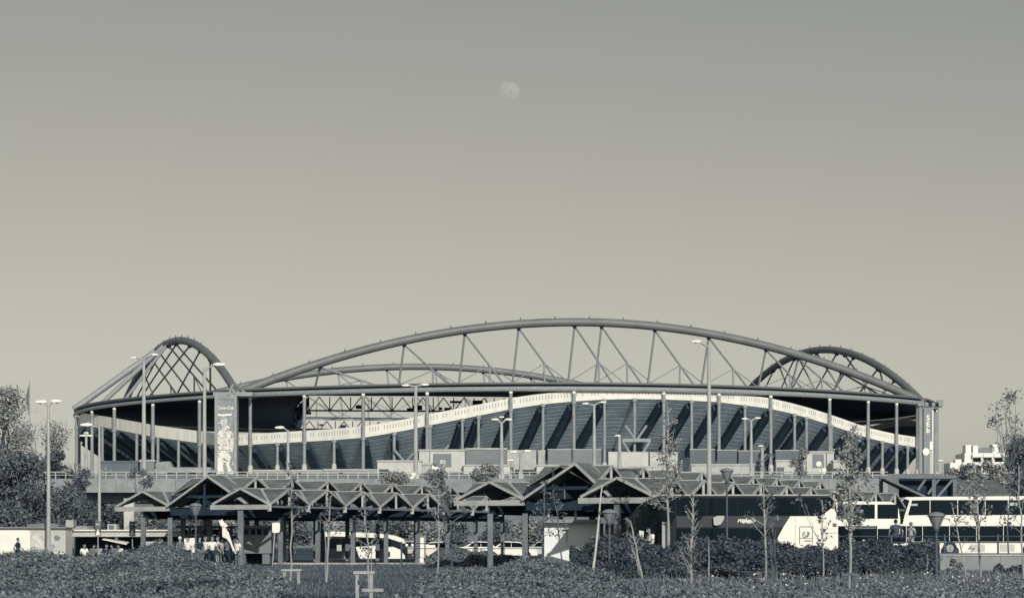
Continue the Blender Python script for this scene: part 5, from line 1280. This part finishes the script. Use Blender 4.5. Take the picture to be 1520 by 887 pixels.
# ------------------------------------------------------------------ people
def skin_mesh(nm, verts, edges, rad, root, sub=1):
    bm = bmesh.new(); ly = bm.verts.layers.skin.verify(); vs = []
    for i, (v, r_) in enumerate(zip(verts, rad)):
        b = bm.verts.new(v); b[ly].radius = (r_, r_); b[ly].use_root = (i == root); vs.append(b)
    for a, b in edges: bm.edges.new((vs[a], vs[b]))
    me = bpy.data.meshes.new(nm); bm.to_mesh(me); bm.free()
    o = bpy.data.objects.new('temporary_skin', me); COL.objects.link(o)
    o.modifiers.new('skin', 'SKIN').use_smooth_shade = True
    sb = o.modifiers.new('sub', 'SUBSURF'); sb.levels = sub; sb.render_levels = sub
    dg = bpy.context.evaluated_depsgraph_get(); out = bpy.data.meshes.new_from_object(o.evaluated_get(dg)); out.name = nm
    bpy.data.objects.remove(o); bpy.data.meshes.remove(me)
    return out
def pose(kind):
    """joint positions; the figure faces -Y, feet at z 0"""
    J = dict(pel=(0, 0, .95), wai=(0, 0, 1.10), che=(0, -.01, 1.30), nek=(0, 0, 1.47), hb=(0, -.02, 1.56), hm=(0, -.03, 1.64), ht=(0, -.02, 1.71),
             shl=(-.18, 0, 1.40), shr=(.18, 0, 1.40), ell=(-.25, .03, 1.13), elr=(.25, .03, 1.13), wrl=(-.27, -.08, .90), wrr=(.27, -.08, .90),
             hil=(-.09, 0, .90), hir=(.09, 0, .90), knl=(-.10, -.02, .50), knr=(.10, -.02, .50), anl=(-.11, .02, .09), anr=(.11, .02, .09))
    if kind == 'walk': J.update(knl=(-.10, -.20, .52), anl=(-.11, -.30, .10), knr=(.10, .06, .50), anr=(.10, .34, .15), ell=(-.24, .16, 1.14), wrl=(-.25, .14, .92), elr=(.25, -.08, 1.13), wrr=(.25, -.28, .98))
    if kind == 'sideways': J.update(knl=(-.22, -.02, .51), anl=(-.34, .0, .10), knr=(.14, .0, .50), anr=(.26, .06, .12), ell=(-.30, -.05, 1.15), wrl=(-.24, -.26, 1.05), elr=(.32, .0, 1.14), wrr=(.42, -.10, .95))
    if kind == 'perch': J.update(wai=(0, .03, 1.09), che=(0, .0, 1.28), nek=(0, -.05, 1.46), hb=(0, -.09, 1.54), hm=(0, -.12, 1.61), ht=(0, -.12, 1.69), knl=(-.20, -.40, .80), knr=(.16, -.38, .78), anl=(-.20, -.32, .40), anr=(.15, -.26, .36), ell=(-.33, .06, 1.14), elr=(.33, .04, 1.14), wrl=(-.30, -.02, .92), wrr=(.34, -.10, .92))
    if kind == 'hip': J.update(ell=(-.36, .08, 1.20), wrl=(-.20, -.06, 1.03), elr=(.27, -.08, 1.16), wrr=(.14, -.26, 1.12), knr=(.13, -.04, .5))
    if kind == 'read': J.update(nek=(0, -.06, 1.45), hb=(0, -.12, 1.52), hm=(0, -.16, 1.59), ht=(0, -.17, 1.67), ell=(-.24, -.08, 1.14), elr=(.24, -.08, 1.14), wrl=(-.10, -.34, 1.20), wrr=(.12, -.34, 1.20))
    if kind == 'sit': 
        for k_ in ('pel', 'wai', 'che', 'nek', 'hb', 'hm', 'ht', 'shl', 'shr', 'ell', 'elr', 'hil', 'hir'): J[k_] = (J[k_][0], J[k_][1], J[k_][2]-.44)
        J.update(nek=(0, -.08, 1.01), hb=(0, -.13, 1.09), hm=(0, -.17, 1.15), ht=(0, -.17, 1.23), wrl=(-.16, -.32, .62), wrr=(.16, -.32, .62), ell=(-.26, -.06, .70), elr=(.26, -.06, .70), knl=(-.13, -.42, .52), knr=(.13, -.42, .52), anl=(-.13, -.40, .09), anr=(.13, -.40, .09))
    return {k_: Vector(v) for k_, v in J.items()}
PM = {}
def person_meshes(kind):
    if kind in PM: return PM[kind]
    J = pose(kind); V, E, Rr, ix = [], [], [], {}
    def add(k_, p, r_, par=None):
        ix[k_] = len(V); V.append(p); Rr.append(r_)
        if par is not None: E.append((ix[par], ix[k_]))
    add('pel', J['pel'], .125); add('wai', J['wai'], .115, 'pel'); add('che', J['che'], .135, 'wai'); add('nek', J['nek'], .055, 'che')
    add('hb', J['hb'], .068, 'nek'); add('hm', J['hm'], .088, 'hb'); add('ht', J['ht'], .068, 'hm')
    fd = Vector((0, -1, 0))
    add('nose', J['hm']+fd*.115+Vector((0, 0, -.005)), .014, 'hm')
    for s_ in (-1, 1): add('ear%d' % s_, J['hm']+Vector((s_*.095, .01, 0)), .02, 'hm')
    for s_ in 'lr':
        add('sh'+s_, J['sh'+s_], .058, 'che'); add('el'+s_, J['el'+s_], .042, 'sh'+s_); add('wr'+s_, J['wr'+s_], .028, 'el'+s_)
        d = (J['wr'+s_]-J['el'+s_]).normalized(); sd = d.cross(Vector((0, 1, .2))).normalized(); q = J['wr'+s_]+d*.08; add('pa'+s_, q, .034, 'wr'+s_)
        for i, ln in enumerate((.072, .082, .078, .06)):
            f0 = q+sd*((i-1.5)*.021)+d*.035; f1 = f0+d*ln*.55+fd*.012; f2 = f1+d*ln*.35+fd*.025
            add('f%s%d' % (s_, i), f0, .010, 'pa'+s_); add('g%s%d' % (s_, i), f1, .009, 'f%s%d' % (s_, i)); add('h%s%d' % (s_, i), f2, .008, 'g%s%d' % (s_, i))
        th = J['wr'+s_]+d*.05-sd*.045+fd*.015; add('t'+s_, th, .011, 'pa'+s_); add('u'+s_, th+d*.035-sd*.012+fd*.02, .009, 't'+s_)
        add('hi'+s_, J['hi'+s_], .088, 'pel'); add('kn'+s_, J['kn'+s_], .058, 'hi'+s_); add('an'+s_, J['an'+s_], .040, 'kn'+s_); add('to'+s_, J['an'+s_]+fd*.17+Vector((0, 0, -.05)), .035, 'an'+s_)
    body = skin_mesh('body', V, E, Rr, 0)
    j = J; mid = lambda a, b, f_: j[a].lerp(j[b], f_)
    top = skin_mesh('shirt', [j['pel']+Vector((0, 0, -.02)), j['wai'], j['che'], mid('che', 'nek', .72), j['shl'], mid('shl', 'ell', .75), j['shr'], mid('shr', 'elr', .75)],
                    [(0, 1), (1, 2), (2, 3), (2, 4), (4, 5), (2, 6), (6, 7)], [.150, .140, .160, .075, .085, .066, .085, .066], 0)
    leg = skin_mesh('trousers', [j['pel'], j['hil'], j['knl'], mid('knl', 'anl', .92), j['hir'], j['knr'], mid('knr', 'anr', .92)],
                    [(0, 1), (1, 2), (2, 3), (0, 4), (4, 5), (5, 6)], [.140, .110, .078, .062, .110, .078, .062], 0)
    mb = MB(); c_ = j['hm']+Vector((0, .022, .028)); mb.ball(tuple(c_), .102, .108, .112, 12, 8)
    hair = bpy.data.meshes.new('hair'); hair.from_pydata([(v[0], v[1] if v[1] < c_.y-.0 and v[2] > c_.z+.01 else max(v[1], c_.y-.055), v[2]) for v in mb.v], [], mb.f)
    shoes = MB()
    for s_ in 'lr':
        a = j['an'+s_]; shoes.box(a.x-.05, a.x+.05, a.y-.22, a.y+.07, a.z-.09, a.z-.005)
    sh = bpy.data.meshes.new('shoes'); sh.from_pydata(shoes.v, [], shoes.f)
    PM[kind] = (body, top, leg, hair, sh); return PM[kind]
def person(px, Y, kind, lab, shirt, trous, hair=M_HAIR, face=0.0, h=1.72, z=0.0, skin=M_SKIN, grp='people at the bus station'):
    t = thing('person', lab, 'person', (X(px, Y), Y, z), grp); t.rotation_euler = (0, 0, face); t.scale = (h/1.72,)*3
    for me, nm, m in zip(person_meshes(kind), ('body', 'shirt', 'trousers', 'hair', 'shoes'), (skin, shirt, trous, hair, M_BLACK)):
        if not me.materials: me.materials.append(m)
        o = link_mesh(nm, me, t); o.material_slots[0].link = 'OBJECT'; o.material_slots[0].material = m
    return t
PI = math.pi
person(267, 131.7, 'stand', 'person in dark clothes with white cap left of the white board', M_CLG, M_CLD, M_CLW, .9)
person(279, 130.7, 'stand', 'person in a white shirt reading by the white board', M_CLW, M_CLD, M_HAIR, -.4)
person(296, 131.1, 'hip', 'person with dark hair and dark top right of the white board', M_CLD, M_CLG, M_HAIR, .8)
person(305, 132.0, 'stand', 'person in a pale top behind the thick lamp pole', M_CLW, M_CLG, M_HAIRL, -.5)
person(315, 130.6, 'sideways', 'person in a white top and dark trousers walking right of the lamp pole', M_CLW, M_CLD, M_HAIRL, .5)
person(323.5, 131.3, 'stand', 'person in a loose white shirt beside the walking one', M_CLW, M_CLM, M_HAIRL, -.9)
person(330.5, 130.9, 'hip', 'person in a patterned top near the hanging banner', M_CLM, M_CLG, M_HAIR, .3, 1.66)
person(337.5, 130.5, 'walk', 'person in a grey jumper under the hanging banner', M_CLG, M_CLD, M_HAIR, 1.2)
person(352.5, 130.7, 'stand', 'person in white beside the grey ticket kiosk', M_CLW, M_CLG, M_HAIR, -.6, 1.62)
person(26.5, 146, 'walk', 'person in dark clothes and cap walking past the white kiosk', M_CLD, M_CLD, M_HAIR, 1.4, 1.66)
Yb = 147.5
t = thing('bench', 'long low bench below the snack bar awning', 'bench', (X(148, Yb), Yb, .05))
build(MB().box(X(116, Yb), X(186, Yb), Yb-.2, Yb+.22, .42, .47), 'seat', M_STAKE, t)
for px in (120, 150, 182): build(MB().box(X(px, Yb)-.04, X(px, Yb)+.04, Yb-.18, Yb+.2, .0, .417), 'leg', M_DARKSTEEL, t)
person(125, Yb, 'sit', 'seated person in a broad white shirt at the left end of the bench', M_CLW, M_CLG, M_HAIRL, .3)
person(138, Yb, 'sit', 'seated person in a grey top second from the left on the bench', M_CLG, M_CLD, M_HAIR, PI*.2)
person(147, Yb, 'sit', 'seated person in a pale patterned top under the crossing sign', M_CLM, M_CLG, M_HAIR, -.3)
person(157, Yb, 'sit', 'seated grey haired person in a dark top on the bench', M_CLD, M_CLG, M_HAIRL, .5)
person(168, Yb, 'sit', 'seated person in grey near the right end of the bench', M_CLG, M_CLG, M_HAIR, -.5)
person(179, Yb, 'sit', 'seated person in white leaning at the right end of the bench', M_CLW, M_CLW, M_HAIR, -.8)
t = build(MB().box(X(930, 104.5), X(985, 104.5), 104, 105.4, 0, .42), 'low_plinth', M_PAVE, bevel=.03); tag(t, 'low concrete plinth behind the hedge under the seated couple', 'plinth')
person(948, 104.6, 'read', 'dark haired person holding an open white paper by the coach', M_CLD, M_CLD, M_HAIR, .7, 1.60, .42)
person(966.5, 104.7, 'read', 'grey haired man in a pale sleeveless top leaning left by the coach', M_CLW, M_CLD, M_HAIRL, -1.1, 1.68, .42)
c = P(953, 793, 104.2); t = build(MB().plate([c+Vector((-.16, 0, -.1)), c+Vector((.05, -.1, -.16)), c+Vector((.08, -.08, .16)), c+Vector((-.12, .02, .2))], .01), 'paper', M_CLW, org=c); tag(t, 'open white paper held up by the dark haired person', 'paper')
person(1330, 118.12, 'perch', 'man in a dark tee shirt sitting on the rail with his back turned', M_CLS, M_CLD, M_HAIR, PI, 1.80, Z(796, 118)-.92)
person(1352, 118.9, 'hip', 'woman in a patterned top standing beside the man on the rail', M_CLM, M_CLM, M_HAIRL, PI*.75, 1.68, .78)

# small road signs and walkers on the viaduct
Yv = 305.0
sign('road_sign', 'white diamond road sign on the viaduct below the low cream booth', 'sign', 614, 712, 702, Yv, [(614, 699.5), (618, 704), (614, 708.5), (610, 704)], M_LAMPW, .06, zb=9.4)
sign('road_sign', 'small round white road sign under the diamond one', 'sign', 611, 713, 706.5, Yv-2, disc(611, 709.5, 3), M_LAMPW, .05, zb=9.4)
t = sign('direction_sign', 'white round and square direction signs beside the tall grey door panel at right', 'sign', 1219.5, 712, 690, Yv, rect(1217, 1226.5, 694.5, 701.5), M_LAMPW, .14, zb=9.4)
panel(t, disc(1215.5, 688, 4), Yv-.04, 'sign_disc', M_LAMPW, .02, .02)
panel(t, [(1207, 694), (1216, 697.5), (1216, 700.5), (1207, 698.5)], Yv-.04, 'sign_arm', M_CREAM, .02, .02)
t = sign('direction_sign', 'pale cluster of direction boards before the entrance booth door panel', 'sign', 659, 712, 684, Yv, rect(653, 661.5, 682, 687.5), M_CREAM, .14, zb=9.4)
panel(t, [(641, 691), (651, 693), (656, 697), (652, 700), (643, 697)], Yv-.04, 'sign_arm', M_LAMPW, .02, .02)
panel(t, rect(660, 672, 693, 698.5), Yv-.04, 'sign_arm', M_CREAM, .02, .02)
panel(t, rect(655.5, 659, 701, 711), Yv-.1, 'sign_arm', M_LAMPW, .02, .02)
person(231.5, 303, 'walk', 'person with dark hair walking on the viaduct right of the tall double lamp', M_CLM, M_CLG, M_HAIR, .6, 1.72, 9.4)
person(706, 303, 'walk', 'person in dark clothes walking on the viaduct above the small centre gable', M_CLD, M_CLD, M_HAIR, -.8, 1.75, 9.4)
